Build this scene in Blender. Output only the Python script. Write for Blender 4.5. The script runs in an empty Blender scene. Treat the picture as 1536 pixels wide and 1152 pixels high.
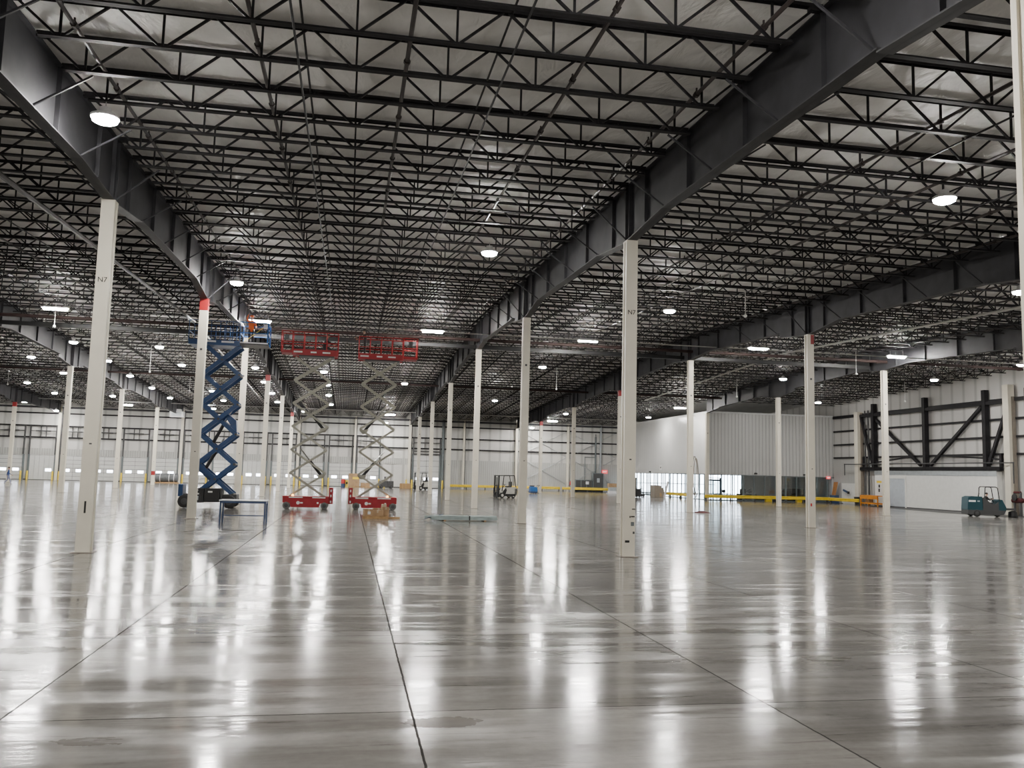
import bpy, bmesh, math, random
from mathutils import Vector, Matrix
random.seed(7)
SC = bpy.context.scene
COL = SC.collection
PI = math.pi

# ------------------------------------------------------------------ camera frame
CAM = Vector((0, 0, 2.4)); FPX = 1289.37
YAW, PITCH, ROLL = 0.18439, 0.10351, 0.025547
def cam_axes():
    cy, sy, cp, sp = math.cos(YAW), math.sin(YAW), math.cos(PITCH), math.sin(PITCH)
    fwd = Vector((sy*cp, cy*cp, sp)); right = Vector((cy, -sy, 0)); up = right.cross(fwd)
    cr, sr = math.cos(ROLL), math.sin(ROLL)
    return cr*right + sr*up, -sr*right + cr*up, fwd
AX_R, AX_U, AX_F = cam_axes()
def ray(px, py): return AX_F + AX_R*((px-768)/FPX) - AX_U*((py-576)/FPX)
def at_z(px, py, z):
    d = ray(px, py); t = (z-2.4)/d.z; return CAM + d*t
def at_y(px, py, Y):
    d = ray(px, py); return CAM + d*(Y/d.y)
def at_x(px, py, X):
    d = ray(px, py); return CAM + d*(X/d.x)

# building grid (metres)
GX = {'J': -37.36, 'K': -22.12, 'L': -6.89, 'A': 8.34, 'B': 23.57, 'C': 38.8, 'D': 54.03}
BX, BY = 15.232, 16.1
GY = [9.03, 25.13, 41.23, 57.33, 73.42, 89.52, 105.62, 121.72]
RIDGE_Y, RIDGE_Z, SLOPE = 57.33, 12.75, 0.0345
X_LEFT, X_RIGHT, Y_BACK, Y_FAR = -62.0, 54.2, -24.0, 121.85
def deck(y): return RIDGE_Z - SLOPE*abs(y-RIDGE_Y)

# ------------------------------------------------------------------ materials
def new_mat(name):
    m = bpy.data.materials.new(name); m.use_nodes = True
    return m, m.node_tree, m.node_tree.nodes['Principled BSDF']
def link(nt, a, b): nt.links.new(a, b)
def noise(nt, scale, detail=3, vec=None, rough=0.5, dist=0.0):
    n = nt.nodes.new('ShaderNodeTexNoise'); n.inputs['Scale'].default_value = scale
    n.inputs['Detail'].default_value = detail; n.inputs['Roughness'].default_value = rough
    n.inputs['Distortion'].default_value = dist
    if vec is not None: link(nt, vec, n.inputs['Vector'])
    return n
def ramp(nt, fac, stops):
    r = nt.nodes.new('ShaderNodeValToRGB'); el = r.color_ramp.elements
    while len(el) < len(stops): el.new(0.5)
    for e, (p, c) in zip(el, stops):
        e.position = p; e.color = (*c, 1) if len(c) == 3 else c
    link(nt, fac, r.inputs['Fac']); return r
def paint(name, col, rough=0.5, metal=0.0, var=0.08, scale=3.0, bump=0.0):
    m, nt, b = new_mat(name)
    tc = nt.nodes.new('ShaderNodeTexCoord')
    n = noise(nt, scale, 4, tc.outputs['Object'])
    lo = tuple(max(0, c*(1-var)) for c in col); hi = tuple(min(1, c*(1+var)) for c in col)
    r = ramp(nt, n.outputs['Fac'], [(0.3, lo), (0.7, hi)])
    link(nt, r.outputs['Color'], b.inputs['Base Color'])
    b.inputs['Roughness'].default_value = rough; b.inputs['Metallic'].default_value = metal
    if bump:
        bp = nt.nodes.new('ShaderNodeBump'); bp.inputs['Strength'].default_value = bump
        link(nt, n.outputs['Fac'], bp.inputs['Height']); link(nt, bp.outputs['Normal'], b.inputs['Normal'])
    return m
def emit(name, col, s):
    m, nt, b = new_mat(name)
    b.inputs['Base Color'].default_value = (*col, 1)
    b.inputs['Emission Color'].default_value = (*col, 1); b.inputs['Emission Strength'].default_value = s
    tc = nt.nodes.new('ShaderNodeTexCoord'); n = noise(nt, 2.0, 2, tc.outputs['Object'])
    r = ramp(nt, n.outputs['Fac'], [(0, tuple(c*0.97 for c in col)), (1, col)])
    link(nt, r.outputs['Color'], b.inputs['Emission Color'])
    return m

def corrugated(name, col, axis, pitch, rough=0.45, depth=0.6):
    """painted metal panel whose ribs repeat along a world axis"""
    m, nt, b = new_mat(name)
    g = nt.nodes.new('ShaderNodeNewGeometry'); sx = nt.nodes.new('ShaderNodeSeparateXYZ')
    link(nt, g.outputs['Position'], sx.inputs[0])
    mu = nt.nodes.new('ShaderNodeMath'); mu.operation = 'MULTIPLY'; mu.inputs[1].default_value = 1.0/pitch
    link(nt, sx.outputs[axis], mu.inputs[0])
    fr = nt.nodes.new('ShaderNodeMath'); fr.operation = 'FRACT'; link(nt, mu.outputs[0], fr.inputs[0])
    r = ramp(nt, fr.outputs[0], [(0.0, (0, 0, 0)), (0.12, (1, 1, 1)), (0.8, (1, 1, 1)), (0.92, (0, 0, 0))])
    n = noise(nt, 0.35, 4, g.outputs['Position'])
    c1 = ramp(nt, n.outputs['Fac'], [(0.3, tuple(c*0.9 for c in col)), (0.7, col)])
    mx = nt.nodes.new('ShaderNodeMix'); mx.data_type = 'RGBA'; mx.blend_type = 'MULTIPLY'; mx.inputs['Factor'].default_value = 0.28
    link(nt, c1.outputs['Color'], mx.inputs['A']); link(nt, r.outputs['Color'], mx.inputs['B'])
    link(nt, mx.outputs['Result'], b.inputs['Base Color'])
    bp = nt.nodes.new('ShaderNodeBump'); bp.inputs['Strength'].default_value = depth; bp.inputs['Distance'].default_value = 0.03
    link(nt, r.outputs['Color'], bp.inputs['Height']); link(nt, bp.outputs['Normal'], b.inputs['Normal'])
    b.inputs['Roughness'].default_value = rough
    return m

def floor_material():
    m, nt, b = new_mat('polished_concrete')
    g = nt.nodes.new('ShaderNodeNewGeometry'); pos = g.outputs['Position']
    sep = nt.nodes.new('ShaderNodeSeparateXYZ'); link(nt, pos, sep.inputs[0])
    def math_(op, a, bb=None, c=None):
        n = nt.nodes.new('ShaderNodeMath'); n.operation = op
        for i, v in enumerate((a, bb, c)):
            if v is None: continue
            if isinstance(v, (int, float)): n.inputs[i].default_value = v
            else: link(nt, v, n.inputs[i])
        return n.outputs[0]
    # slab joints: every quarter bay both ways
    def joint(coord, origin, pitch, width):
        d = math_('SUBTRACT', coord, origin); d = math_('DIVIDE', d, pitch)
        d = math_('ADD', d, 0.5); d = math_('FRACT', math_('ADD', d, 100.0)); d = math_('SUBTRACT', d, 0.5)
        d = math_('ABSOLUTE', d); d = math_('MULTIPLY', d, pitch)
        return math_('LESS_THAN', d, width)
    wob = noise(nt, 6.0, 2, pos)
    xj = math_('ADD', sep.outputs[0], math_('MULTIPLY', math_('SUBTRACT', wob.outputs['Fac'], 0.5), 0.02))
    yj = math_('ADD', sep.outputs[1], math_('MULTIPLY', math_('SUBTRACT', wob.outputs['Fac'], 0.5), 0.03))
    jx = joint(xj, GX['L'], BX/4, 0.012); jy = joint(yj, 8.93, BY/4, 0.011)
    jm = math_('MAXIMUM', jx, jy)
    # large tonal patches, trowel streaks running along X
    big = noise(nt, 0.16, 5, pos, 0.6)
    mp = nt.nodes.new('ShaderNodeMapping'); mp.inputs['Scale'].default_value = (0.28, 1.9, 1); link(nt, pos, mp.inputs['Vector'])
    streak = noise(nt, 1.0, 6, mp.outputs['Vector'], 0.65, 0.6)
    fine = noise(nt, 9.0, 6, pos, 0.7)
    c1 = ramp(nt, big.outputs['Fac'], [(0.32, (0.14, 0.136, 0.131)), (0.5, (0.195, 0.187, 0.176)), (0.68, (0.25, 0.237, 0.218))])
    c2 = ramp(nt, streak.outputs['Fac'], [(0.3, (0.62, 0.61, 0.60)), (0.55, (0.95, 0.95, 0.95)), (0.75, (1.15, 1.13, 1.10))])
    mx = nt.nodes.new('ShaderNodeMix'); mx.data_type = 'RGBA'; mx.blend_type = 'MULTIPLY'; mx.inputs['Factor'].default_value = 0.85
    link(nt, c1.outputs['Color'], mx.inputs['A']); link(nt, c2.outputs['Color'], mx.inputs['B'])
    cell = nt.nodes.new('ShaderNodeCombineXYZ')
    link(nt, math_('FLOOR', math_('DIVIDE', math_('SUBTRACT', sep.outputs[0], GX['L']), BX/4)), cell.inputs[0]); link(nt, math_('FLOOR', math_('DIVIDE', math_('SUBTRACT', sep.outputs[1], 8.93), BY/4)), cell.inputs[1])
    wn = nt.nodes.new('ShaderNodeTexWhiteNoise'); wn.noise_dimensions = '2D'; link(nt, cell.outputs[0], wn.inputs['Vector'])
    slab = ramp(nt, wn.outputs['Value'], [(0.0, (0.80, 0.80, 0.80)), (1.0, (1.12, 1.12, 1.12))])
    mp4 = nt.nodes.new('ShaderNodeMapping'); mp4.inputs['Scale'].default_value = (0.45, 5.0, 1); link(nt, pos, mp4.inputs['Vector'])
    scuff = noise(nt, 1.0, 8, mp4.outputs['Vector'], 0.75, 0.4)
    sc = ramp(nt, scuff.outputs['Fac'], [(0.30, (0.45, 0.44, 0.43)), (0.42, (1, 1, 1)), (0.62, (1, 1, 1)), (0.72, (1.25, 1.24, 1.2))])
    mxs = nt.nodes.new('ShaderNodeMix'); mxs.data_type = 'RGBA'; mxs.blend_type = 'MULTIPLY'; mxs.inputs['Factor'].default_value = 1
    link(nt, slab.outputs['Color'], mxs.inputs['A']); link(nt, sc.outputs['Color'], mxs.inputs['B'])
    mxt = nt.nodes.new('ShaderNodeMix'); mxt.data_type = 'RGBA'; mxt.blend_type = 'MULTIPLY'; mxt.inputs['Factor'].default_value = 1
    link(nt, mx.outputs['Result'], mxt.inputs['A']); link(nt, mxs.outputs['Result'], mxt.inputs['B'])
    mx = mxt
    c3 = ramp(nt, fine.outputs['Fac'], [(0.3, (0.85, 0.85, 0.85)), (0.7, (1.08, 1.08, 1.08))])
    mx2 = nt.nodes.new('ShaderNodeMix'); mx2.data_type = 'RGBA'; mx2.blend_type = 'MULTIPLY'; mx2.inputs['Factor'].default_value = 0.6
    link(nt, mx.outputs['Result'], mx2.inputs['A']); link(nt, c3.outputs['Color'], mx2.inputs['B'])
    # matt patches where the sealer has worn off
    mp2 = nt.nodes.new('ShaderNodeMapping'); mp2.inputs['Scale'].default_value = (0.5, 1.5, 1); link(nt, pos, mp2.inputs['Vector'])
    worn = noise(nt, 0.9, 7, mp2.outputs['Vector'], 0.7, 0.8)
    wr = ramp(nt, worn.outputs['Fac'], [(0.655, (0, 0, 0)), (0.675, (1, 1, 1))])
    spots = math_('MULTIPLY', wr.outputs['Color'], 0.0)
    for (sx_, sy_, rx, ry) in [(1.0, 8.52, 0.46, 0.26), (-2.05, 8.25, 0.42, 0.16), (3.35, 15.2, 0.5, 0.5), (-2.2, 13.9, 0.9, 0.35), (-4.6, 33.0, 1.6, 2.2), (-3.6, 27.5, 1.2, 2.0), (-4.0, 12.2, 0.8, 0.3), (1.6, 21.0, 1.0, 0.6), (9.5, 12.8, 0.9, 0.3), (5.9, 13.1, 0.5, 0.25), (6.5, 11.0, 0.5, 0.25)]:
        dx = math_('DIVIDE', math_('SUBTRACT', sep.outputs[0], sx_), rx); dy = math_('DIVIDE', math_('SUBTRACT', sep.outputs[1], sy_), ry)
        rr = math_('SQRT', math_('ADD', math_('MULTIPLY', dx, dx), math_('MULTIPLY', dy, dy)))
        nz = noise(nt, 5.0, 5, pos, 0.6)
        rr = math_('ADD', rr, math_('MULTIPLY', math_('SUBTRACT', nz.outputs['Fac'], 0.5), 1.2))
        spots = math_('MAXIMUM', spots, math_('LESS_THAN', rr, 0.75))
    mx3 = nt.nodes.new('ShaderNodeMix'); mx3.data_type = 'RGBA'; mx3.blend_type = 'MULTIPLY'
    link(nt, math_('MULTIPLY', spots, 0.95), mx3.inputs['Factor']); link(nt, mx2.outputs['Result'], mx3.inputs['A']); mx3.inputs['B'].default_value = (0.36, 0.33, 0.30, 1)
    mx4 = nt.nodes.new('ShaderNodeMix'); mx4.data_type = 'RGBA'
    link(nt, math_('MULTIPLY', jm, 0.85), mx4.inputs['Factor']); link(nt, mx3.outputs['Result'], mx4.inputs['A']); mx4.inputs['B'].default_value = (0.02, 0.02, 0.02, 1)
    link(nt, mx4.outputs['Result'], b.inputs['Base Color'])
    rg = ramp(nt, streak.outputs['Fac'], [(0.32, (0.075, 0.075, 0.075)), (0.48, (0.12, 0.12, 0.12)), (0.64, (0.22, 0.22, 0.22))])
    rr = math_('ADD', rg.outputs['Color'], math_('MULTIPLY', spots, 0.10))
    link(nt, rr, b.inputs['Roughness'])
    sp = math_('MULTIPLY', math_('SUBTRACT', 1.0, jm), math_('SUBTRACT', 0.14, math_('MULTIPLY', spots, 0.1))); link(nt, sp, b.inputs['Specular IOR Level'])
    mp3 = nt.nodes.new('ShaderNodeMapping'); mp3.inputs['Scale'].default_value = (0.3, 4.0, 1); link(nt, pos, mp3.inputs['Vector'])
    wv = noise(nt, 1.3, 3, mp3.outputs['Vector'], 0.5)
    bp = nt.nodes.new('ShaderNodeBump'); bp.inputs['Strength'].default_value = 0.10; bp.inputs['Distance'].default_value = 0.035
    link(nt, wv.outputs['Fac'], bp.inputs['Height']); link(nt, bp.outputs['Normal'], b.inputs['Normal'])
    return m

def deck_material():
    m, nt, b = new_mat('white_roof_insulation')
    g = nt.nodes.new('ShaderNodeNewGeometry'); pos = g.outputs['Position']
    n = noise(nt, 0.9, 5, pos, 0.6, 0.4); big = noise(nt, 0.15, 3, pos)
    c = ramp(nt, n.outputs['Fac'], [(0.3, (0.78, 0.77, 0.745)), (0.7, (0.92, 0.91, 0.88))])
    c2 = ramp(nt, big.outputs['Fac'], [(0.3, (0.85, 0.85, 0.85)), (0.7, (1, 1, 1))])
    mx = nt.nodes.new('ShaderNodeMix'); mx.data_type = 'RGBA'; mx.blend_type = 'MULTIPLY'; mx.inputs['Factor'].default_value = 1
    link(nt, c.outputs['Color'], mx.inputs['A']); link(nt, c2.outputs['Color'], mx.inputs['B'])
    link(nt, mx.outputs['Result'], b.inputs['Base Color'])
    mp = nt.nodes.new('ShaderNodeMapping'); mp.inputs['Scale'].default_value = (1.2, 0.6, 1); link(nt, pos, mp.inputs['Vector'])
    w = noise(nt, 1.1, 4, mp.outputs['Vector'], 0.55, 0.5)
    bp = nt.nodes.new('ShaderNodeBump'); bp.inputs['Strength'].default_value = 0.7; bp.inputs['Distance'].default_value = 0.25
    link(nt, w.outputs['Fac'], bp.inputs['Height']); link(nt, bp.outputs['Normal'], b.inputs['Normal'])
    b.inputs['Roughness'].default_value = 0.5
    return m

def glass_mat():
    m, nt, b = new_mat('office_glass')
    out = [n for n in nt.nodes if n.type == 'OUTPUT_MATERIAL'][0]
    tr = nt.nodes.new('ShaderNodeBsdfTransparent'); gl = nt.nodes.new('ShaderNodeBsdfGlossy'); mx = nt.nodes.new('ShaderNodeMixShader')
    n = noise(nt, 1.0, 2); r = ramp(nt, n.outputs['Fac'], [(0, (0.70, 0.74, 0.74)), (1, (0.76, 0.80, 0.80))])
    link(nt, r.outputs['Color'], tr.inputs['Color']); gl.inputs['Roughness'].default_value = 0.05; mx.inputs['Fac'].default_value = 0.10
    link(nt, tr.outputs[0], mx.inputs[1]); link(nt, gl.outputs[0], mx.inputs[2]); link(nt, mx.outputs[0], out.inputs['Surface'])
    return m

M = {}
M['floor'] = floor_material(); M['deck'] = deck_material()
M['steel'] = paint('black_primed_steel', (0.017, 0.016, 0.018), 0.55, 0, 0.2)
M['girder'] = paint('dark_grey_primed_girder', (0.045, 0.045, 0.05), 0.55, 0, 0.2, 1.5)
M['flange'] = paint('grey_girder_flange', (0.06, 0.06, 0.063), 0.55, 0, 0.15)
for k_ in ('steel', 'girder', 'flange'): M[k_].node_tree.nodes['Principled BSDF'].inputs['Specular IOR Level'].default_value = 0.22
M['pipe'] = paint('dark_sprinkler_pipe', (0.035, 0.026, 0.024), 0.4, 0, 0.2)
M['redpipe'] = paint('red_brown_pipe', (0.022, 0.009, 0.008), 0.8, 0, 0.2)
M['conduit'] = paint('galvanised_conduit', (0.5, 0.5, 0.48), 0.3, 0.8, 0.1)
M['cream'] = paint('cream_column_paint', (0.66, 0.62, 0.52), 0.4, 0, 0.06, 1.2)
M['cream_dirty'] = paint('grimy_column_foot', (0.20, 0.17, 0.14), 0.5, 0, 0.2, 6)
M['redband'] = paint('red_column_band', (0.27, 0.012, 0.014), 0.45)
M['white'] = paint('white_paint', (0.78, 0.78, 0.75), 0.5, 0, 0.04)
M['wallwhite'] = corrugated('white_wall_insulation', (0.56, 0.555, 0.53), 0, 1.52, 0.5, 0.25)
M['wallwhite_r'] = corrugated('white_wall_insulation_side', (0.56, 0.55, 0.53), 1, 1.52, 0.5, 0.25)
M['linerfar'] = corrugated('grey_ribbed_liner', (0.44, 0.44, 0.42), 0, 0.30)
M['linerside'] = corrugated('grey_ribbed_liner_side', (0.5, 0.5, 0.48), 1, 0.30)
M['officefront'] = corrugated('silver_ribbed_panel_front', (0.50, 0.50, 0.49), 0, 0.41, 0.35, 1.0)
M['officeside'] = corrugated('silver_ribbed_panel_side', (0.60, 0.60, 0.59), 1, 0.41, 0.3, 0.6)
M['door'] = paint('white_dock_door', (0.55, 0.555, 0.54), 0.45, 0, 0.04)
M['daylight'] = emit('door_daylight', (0.86, 0.9, 1.0), 9.0)
M['sky'] = emit('bright_daylight_pane', (0.80, 0.90, 1.0), 7.0)
M['lens'] = emit('led_lens', (1.0, 0.97, 0.92), 420.0)
M['uplens'] = emit('led_uplight_slot', (1.0, 0.97, 0.92), 50.0)
M['fixture'] = paint('white_fixture_housing', (0.7, 0.7, 0.7), 0.4)
M['yellow'] = paint('safety_yellow', (0.78, 0.56, 0.03), 0.4, 0, 0.1)
M['dark'] = paint('dark_grey_metal', (0.05, 0.05, 0.052), 0.5)
M['black'] = paint('black_plastic', (0.012, 0.012, 0.013), 0.45)
M['rubber'] = paint('grey_rubber', (0.13, 0.13, 0.125), 0.8)
M['blackrubber'] = paint('black_rubber', (0.03, 0.03, 0.03), 0.85)
M['liftred'] = paint('lift_red', (0.32, 0.010, 0.018), 0.5, 0, 0.12)
M['railred'] = paint('rail_red', (0.36, 0.012, 0.018), 0.65, 0, 0.1)
M['armgrey'] = paint('grey_green_lift_arm', (0.33, 0.325, 0.27), 0.5, 0, 0.1)
M['liftblue'] = paint('lift_blue', (0.007, 0.046, 0.145), 0.35, 0, 0.12)
M['litrailblue'] = paint('lit_rail_blue', (0.02, 0.13, 0.40), 0.4, 0, 0.1)  # lamp light on the extension rail painted in as a brighter lift blue
M['chrome'] = paint('bright_metal', (0.7, 0.7, 0.7), 0.2, 1.0)
M['galv'] = paint('galvanised_steel', (0.42, 0.45, 0.47), 0.35, 0.6)
M['decal'] = paint('white_decal', (0.72, 0.72, 0.7), 0.5)
M['amber'] = emit('amber_beacon', (1.0, 0.45, 0.1), 4.0)
M['cardboard'] = paint('cardboard', (0.34, 0.22, 0.12), 0.8, 0, 0.15)
M['cardpale'] = paint('pale_cardboard', (0.42, 0.33, 0.23), 0.8, 0, 0.12)
M['wood'] = paint('pallet_wood', (0.36, 0.22, 0.10), 0.75, 0, 0.25, 6)
M['ply'] = paint('orange_plywood', (0.42, 0.19, 0.06), 0.7, 0, 0.15)
M['film'] = paint('white_film', (0.7, 0.7, 0.72), 0.3)
M['studs'] = paint('pale_green_steel_stud', (0.36, 0.43, 0.43), 0.35, 0.3, 0.25, 2.0)
M['navy'] = paint('navy_table_frame', (0.03, 0.06, 0.14), 0.4)
M['tabletop'] = paint('white_table_top', (0.72, 0.75, 0.78), 0.3)
M['orange'] = paint('orange_paint', (0.62, 0.22, 0.01), 0.45, 0, 0.12)
M['hivis'] = paint('orange_vest', (0.8, 0.16, 0.03), 0.7)
M['teal'] = paint('sweeper_teal', (0.004, 0.045, 0.06), 0.4)
M['scrubblue'] = paint('scrubber_blue', (0.02, 0.14, 0.42), 0.4)
M['elec'] = paint('electrical_cabinet_grey', (0.13, 0.15, 0.155), 0.5)
M['red'] = paint('safety_red', (0.45, 0.03, 0.03), 0.4)
M['exit'] = emit('exit_sign_red', (0.8, 0.10, 0.11), 0.6)
M['white_letter'] = emit('exit_letters', (1, 0.8, 0.8), 0.9)
M['roll'] = paint('grey_rolled_membrane', (0.10, 0.105, 0.11), 0.6, 0, 0.2, 5)
M['glass'] = glass_mat()
M['mullion'] = paint('grey_mullion', (0.16, 0.19, 0.20), 0.4, 0.3)
M['studblue'] = paint('galvanised_wall_stud', (0.22, 0.28, 0.30), 0.4, 0.4)
M['officewall'] = paint('grey_office_wall', (0.6, 0.61, 0.61), 0.7)
M['skin'] = paint('skin', (0.42, 0.26, 0.19), 0.6)
M['bluejacket'] = paint('blue_jacket', (0.03, 0.07, 0.22), 0.8)
M['jeans'] = paint('grey_blue_jeans', (0.20, 0.22, 0.33), 0.85)
M['darkcloth'] = paint('dark_clothes', (0.025, 0.023, 0.025), 0.85)
M['hair'] = paint('dark_hair', (0.02, 0.015, 0.012), 0.7)
M['shoe'] = paint('dark_shoes', (0.02, 0.02, 0.02), 0.7)
M['ivory'] = paint('ivory_truck_paint', (0.62, 0.60, 0.54), 0.4)
M['beige'] = paint('beige_machine', (0.22, 0.19, 0.155), 0.5)
M['rollup'] = paint('pale_blue_shutter', (0.5, 0.55, 0.6), 0.45)
M['maroon'] = paint('maroon_cloth', (0.07, 0.012, 0.014), 0.9)
M['ink'] = paint('black_ink', (0.01, 0.01, 0.01), 0.6)

# ------------------------------------------------------------------ mesh builder
class MB:
    def __init__(s): s.v, s.f, s.m = [], [], []
    def add(s, vs, fs, mi=0):
        o = len(s.v); s.v += [tuple(v) for v in vs]; s.f += [tuple(i+o for i in f) for f in fs]; s.m += [mi]*len(fs); return s
    def box(s, x0, x1, y0, y1, z0, z1, mi=0):
        vs = [(x0,y0,z0),(x1,y0,z0),(x1,y1,z0),(x0,y1,z0),(x0,y0,z1),(x1,y0,z1),(x1,y1,z1),(x0,y1,z1)]
        return s.add(vs, [(0,3,2,1),(4,5,6,7),(0,1,5,4),(1,2,6,5),(2,3,7,6),(3,0,4,7)], mi)
    def cbox(s, x0, x1, y0, y1, z0, z1, c=0.02, mi=0):
        """box with chamfered edges"""
        bm = bmesh.new(); bmesh.ops.create_cube(bm, size=1)
        for v in bm.verts: v.co = Vector(((x0+x1)/2+v.co.x*(x1-x0), (y0+y1)/2+v.co.y*(y1-y0), (z0+z1)/2+v.co.z*(z1-z0)))
        bmesh.ops.bevel(bm, geom=bm.edges[:], offset=c, segments=2, affect='EDGES', profile=0.6)
        bm.verts.index_update()
        s.add([v.co[:] for v in bm.verts], [[v.index for v in f.verts] for f in bm.faces], mi); bm.free(); return s
    def bar(s, p, q, w, h, mi=0, up=(0,0,1)):
        p, q = Vector(p), Vector(q); d = (q-p).normalized(); u = Vector(up)
        if abs(d.dot(u)) > 0.99: u = Vector((1,0,0)) if abs(d.x) < 0.9 else Vector((0,1,0))
        sd = d.cross(u).normalized(); u = sd.cross(d).normalized()
        vs = [b + sd*(w/2*a) + u*(h/2*c) for b in (p, q) for a, c in ((-1,-1),(1,-1),(1,1),(-1,1))]
        return s.add(vs, [(0,1,2,3),(7,6,5,4),(0,4,5,1),(1,5,6,2),(2,6,7,3),(3,7,4,0)], mi)
    def tube(s, p, q, r, n=8, mi=0, r2=None, cap=True):
        p, q = Vector(p), Vector(q); d = (q-p).normalized(); r2 = r if r2 is None else r2
        u = Vector((0,0,1)) if abs(d.z) < 0.95 else Vector((1,0,0)); a = d.cross(u).normalized(); b = a.cross(d)
        vs = [p + (a*math.cos(t)+b*math.sin(t))*r for t in [2*PI*i/n for i in range(n)]] + [q + (a*math.cos(t)+b*math.sin(t))*r2 for t in [2*PI*i/n for i in range(n)]]
        fs = [(i, (i+1) % n, n+(i+1) % n, n+i) for i in range(n)]
        if cap: fs += [tuple(range(n))[::-1], tuple(range(n, 2*n))]
        return s.add(vs, fs, mi)
    def path(s, pts, r, n=8, mi=0):
        for a, b in zip(pts, pts[1:]): s.tube(a, b, r, n, mi)
        return s
    def prism(s, poly, y0, y1, mi=0, axis='y'):
        """polygon in (x,z) extruded along y, or (y,z) along x, or (x,y) along z"""
        n = len(poly)
        f = {'y': lambda a, b, t: (a, t, b), 'x': lambda a, b, t: (t, a, b), 'z': lambda a, b, t: (a, b, t)}[axis]
        vs = [f(a, b, y0) for a, b in poly] + [f(a, b, y1) for a, b in poly]
        fs = [tuple(range(n)), tuple(range(2*n-1, n-1, -1))] + [(i, n+i, n+(i+1) % n, (i+1) % n) for i in range(n)]
        return s.add(vs, fs, mi)
    def lathe(s, prof, c=(0,0,0), n=16, mi=0, axis='z'):
        rows = []
        for r, h in prof:
            row = []
            for i in range(n):
                t = 2*PI*i/n; a, b = r*math.cos(t), r*math.sin(t)
                v = {'z': (a, b, h), 'y': (a, h, b), 'x': (h, a, b)}[axis]
                row.append((v[0]+c[0], v[1]+c[1], v[2]+c[2]))
            rows.append(row)
        vs = [v for row in rows for v in row]
        fs = [(k*n+i, k*n+(i+1) % n, (k+1)*n+(i+1) % n, (k+1)*n+i) for k in range(len(rows)-1) for i in range(n)]
        fs += [tuple(range(n))[::-1], tuple(range((len(rows)-1)*n, len(rows)*n))]
        return s.add(vs, fs, mi)
    def mesh(s, name, mats):
        me = bpy.data.meshes.new(name); me.from_pydata(s.v, [], s.f)
        for m in (mats if isinstance(mats, (list, tuple)) else [mats]): me.materials.append(M[m] if isinstance(m, str) else m)
        me.polygons.foreach_set('material_index', s.m)
        bm = bmesh.new(); bm.from_mesh(me); bmesh.ops.recalc_face_normals(bm, faces=bm.faces); bm.to_mesh(me); bm.free()
        return me
    def build(s, name, mats, parent=None, loc=(0,0,0)): return put(name, s.mesh(name, mats), parent, loc)

def put(name, data, parent=None, loc=(0,0,0), rz=0.0):
    o = bpy.data.objects.new(name, data); COL.objects.link(o)
    o.location = loc; o.rotation_euler = (0, 0, rz)
    if parent is not None: o.parent = parent
    return o
def tag(o, label=None, cat=None, group=None, kind=None):
    if label: o['label'] = label
    if cat: o['category'] = cat
    if group: o['group'] = group
    if kind: o['kind'] = kind
    return o
def thing(name, label, cat, loc=(0,0,0), rz=0.0, group=None, kind=None):
    return tag(put(name, None, None, loc, rz), label, cat, group, kind)
def struct(name, mb, mats, label=None, loc=(0,0,0)):
    o = mb.build(name, mats, None, loc); return tag(o, label, None, None, 'structure')
def copy_tree(o, parent=None, loc=None, rz=None):
    c = o.copy(); COL.objects.link(c)
    if parent is not None: c.parent = parent
    if loc is not None: c.location = loc
    if rz is not None: c.rotation_euler = (0, 0, rz)
    for ch in list(o.children): copy_tree(ch, c)
    return c
def smooth(o):
    for p in o.data.polygons: p.use_smooth = True
    return o
def text(name, body, size, mat, parent, loc, rot, extrude=0.004):
    cu = bpy.data.curves.new(name, 'FONT'); cu.body = body; cu.size = size; cu.extrude = extrude
    cu.align_x = 'CENTER'; cu.align_y = 'CENTER'
    o = bpy.data.objects.new(name+'_tmp', cu); COL.objects.link(o)
    dg = bpy.context.evaluated_depsgraph_get(); me = bpy.data.meshes.new_from_object(o.evaluated_get(dg))
    bpy.data.objects.remove(o); me.materials.clear(); me.materials.append(M[mat])
    t = put(name, me, parent, loc); t.rotation_euler = rot
    return t
FACE_CAM = (PI/2, 0, 0)      # text on a face that looks towards -Y
def wheel(parent, c, r, w, tyre='rubber', hub='dark'):
    """wheel lying with its axle along Y"""
    x, y, z = c
    t = smooth(MB().lathe([(r*0.55, -w/2), (r*0.9, -w/2), (r, -w*0.32), (r, w*0.32), (r*0.9, w/2), (r*0.55, w/2)], (x, y, z), 20, 0, 'y').build('wheel', tyre, parent))
    MB().lathe([(r*0.2, -w*0.56), (r*0.5, -w*0.5), (r*0.56, -w*0.35), (r*0.56, w*0.35), (r*0.5, w*0.5), (r*0.2, w*0.56)], (x, y, z), 16, 0, 'y').build('hub', hub, t)
    return t

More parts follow.
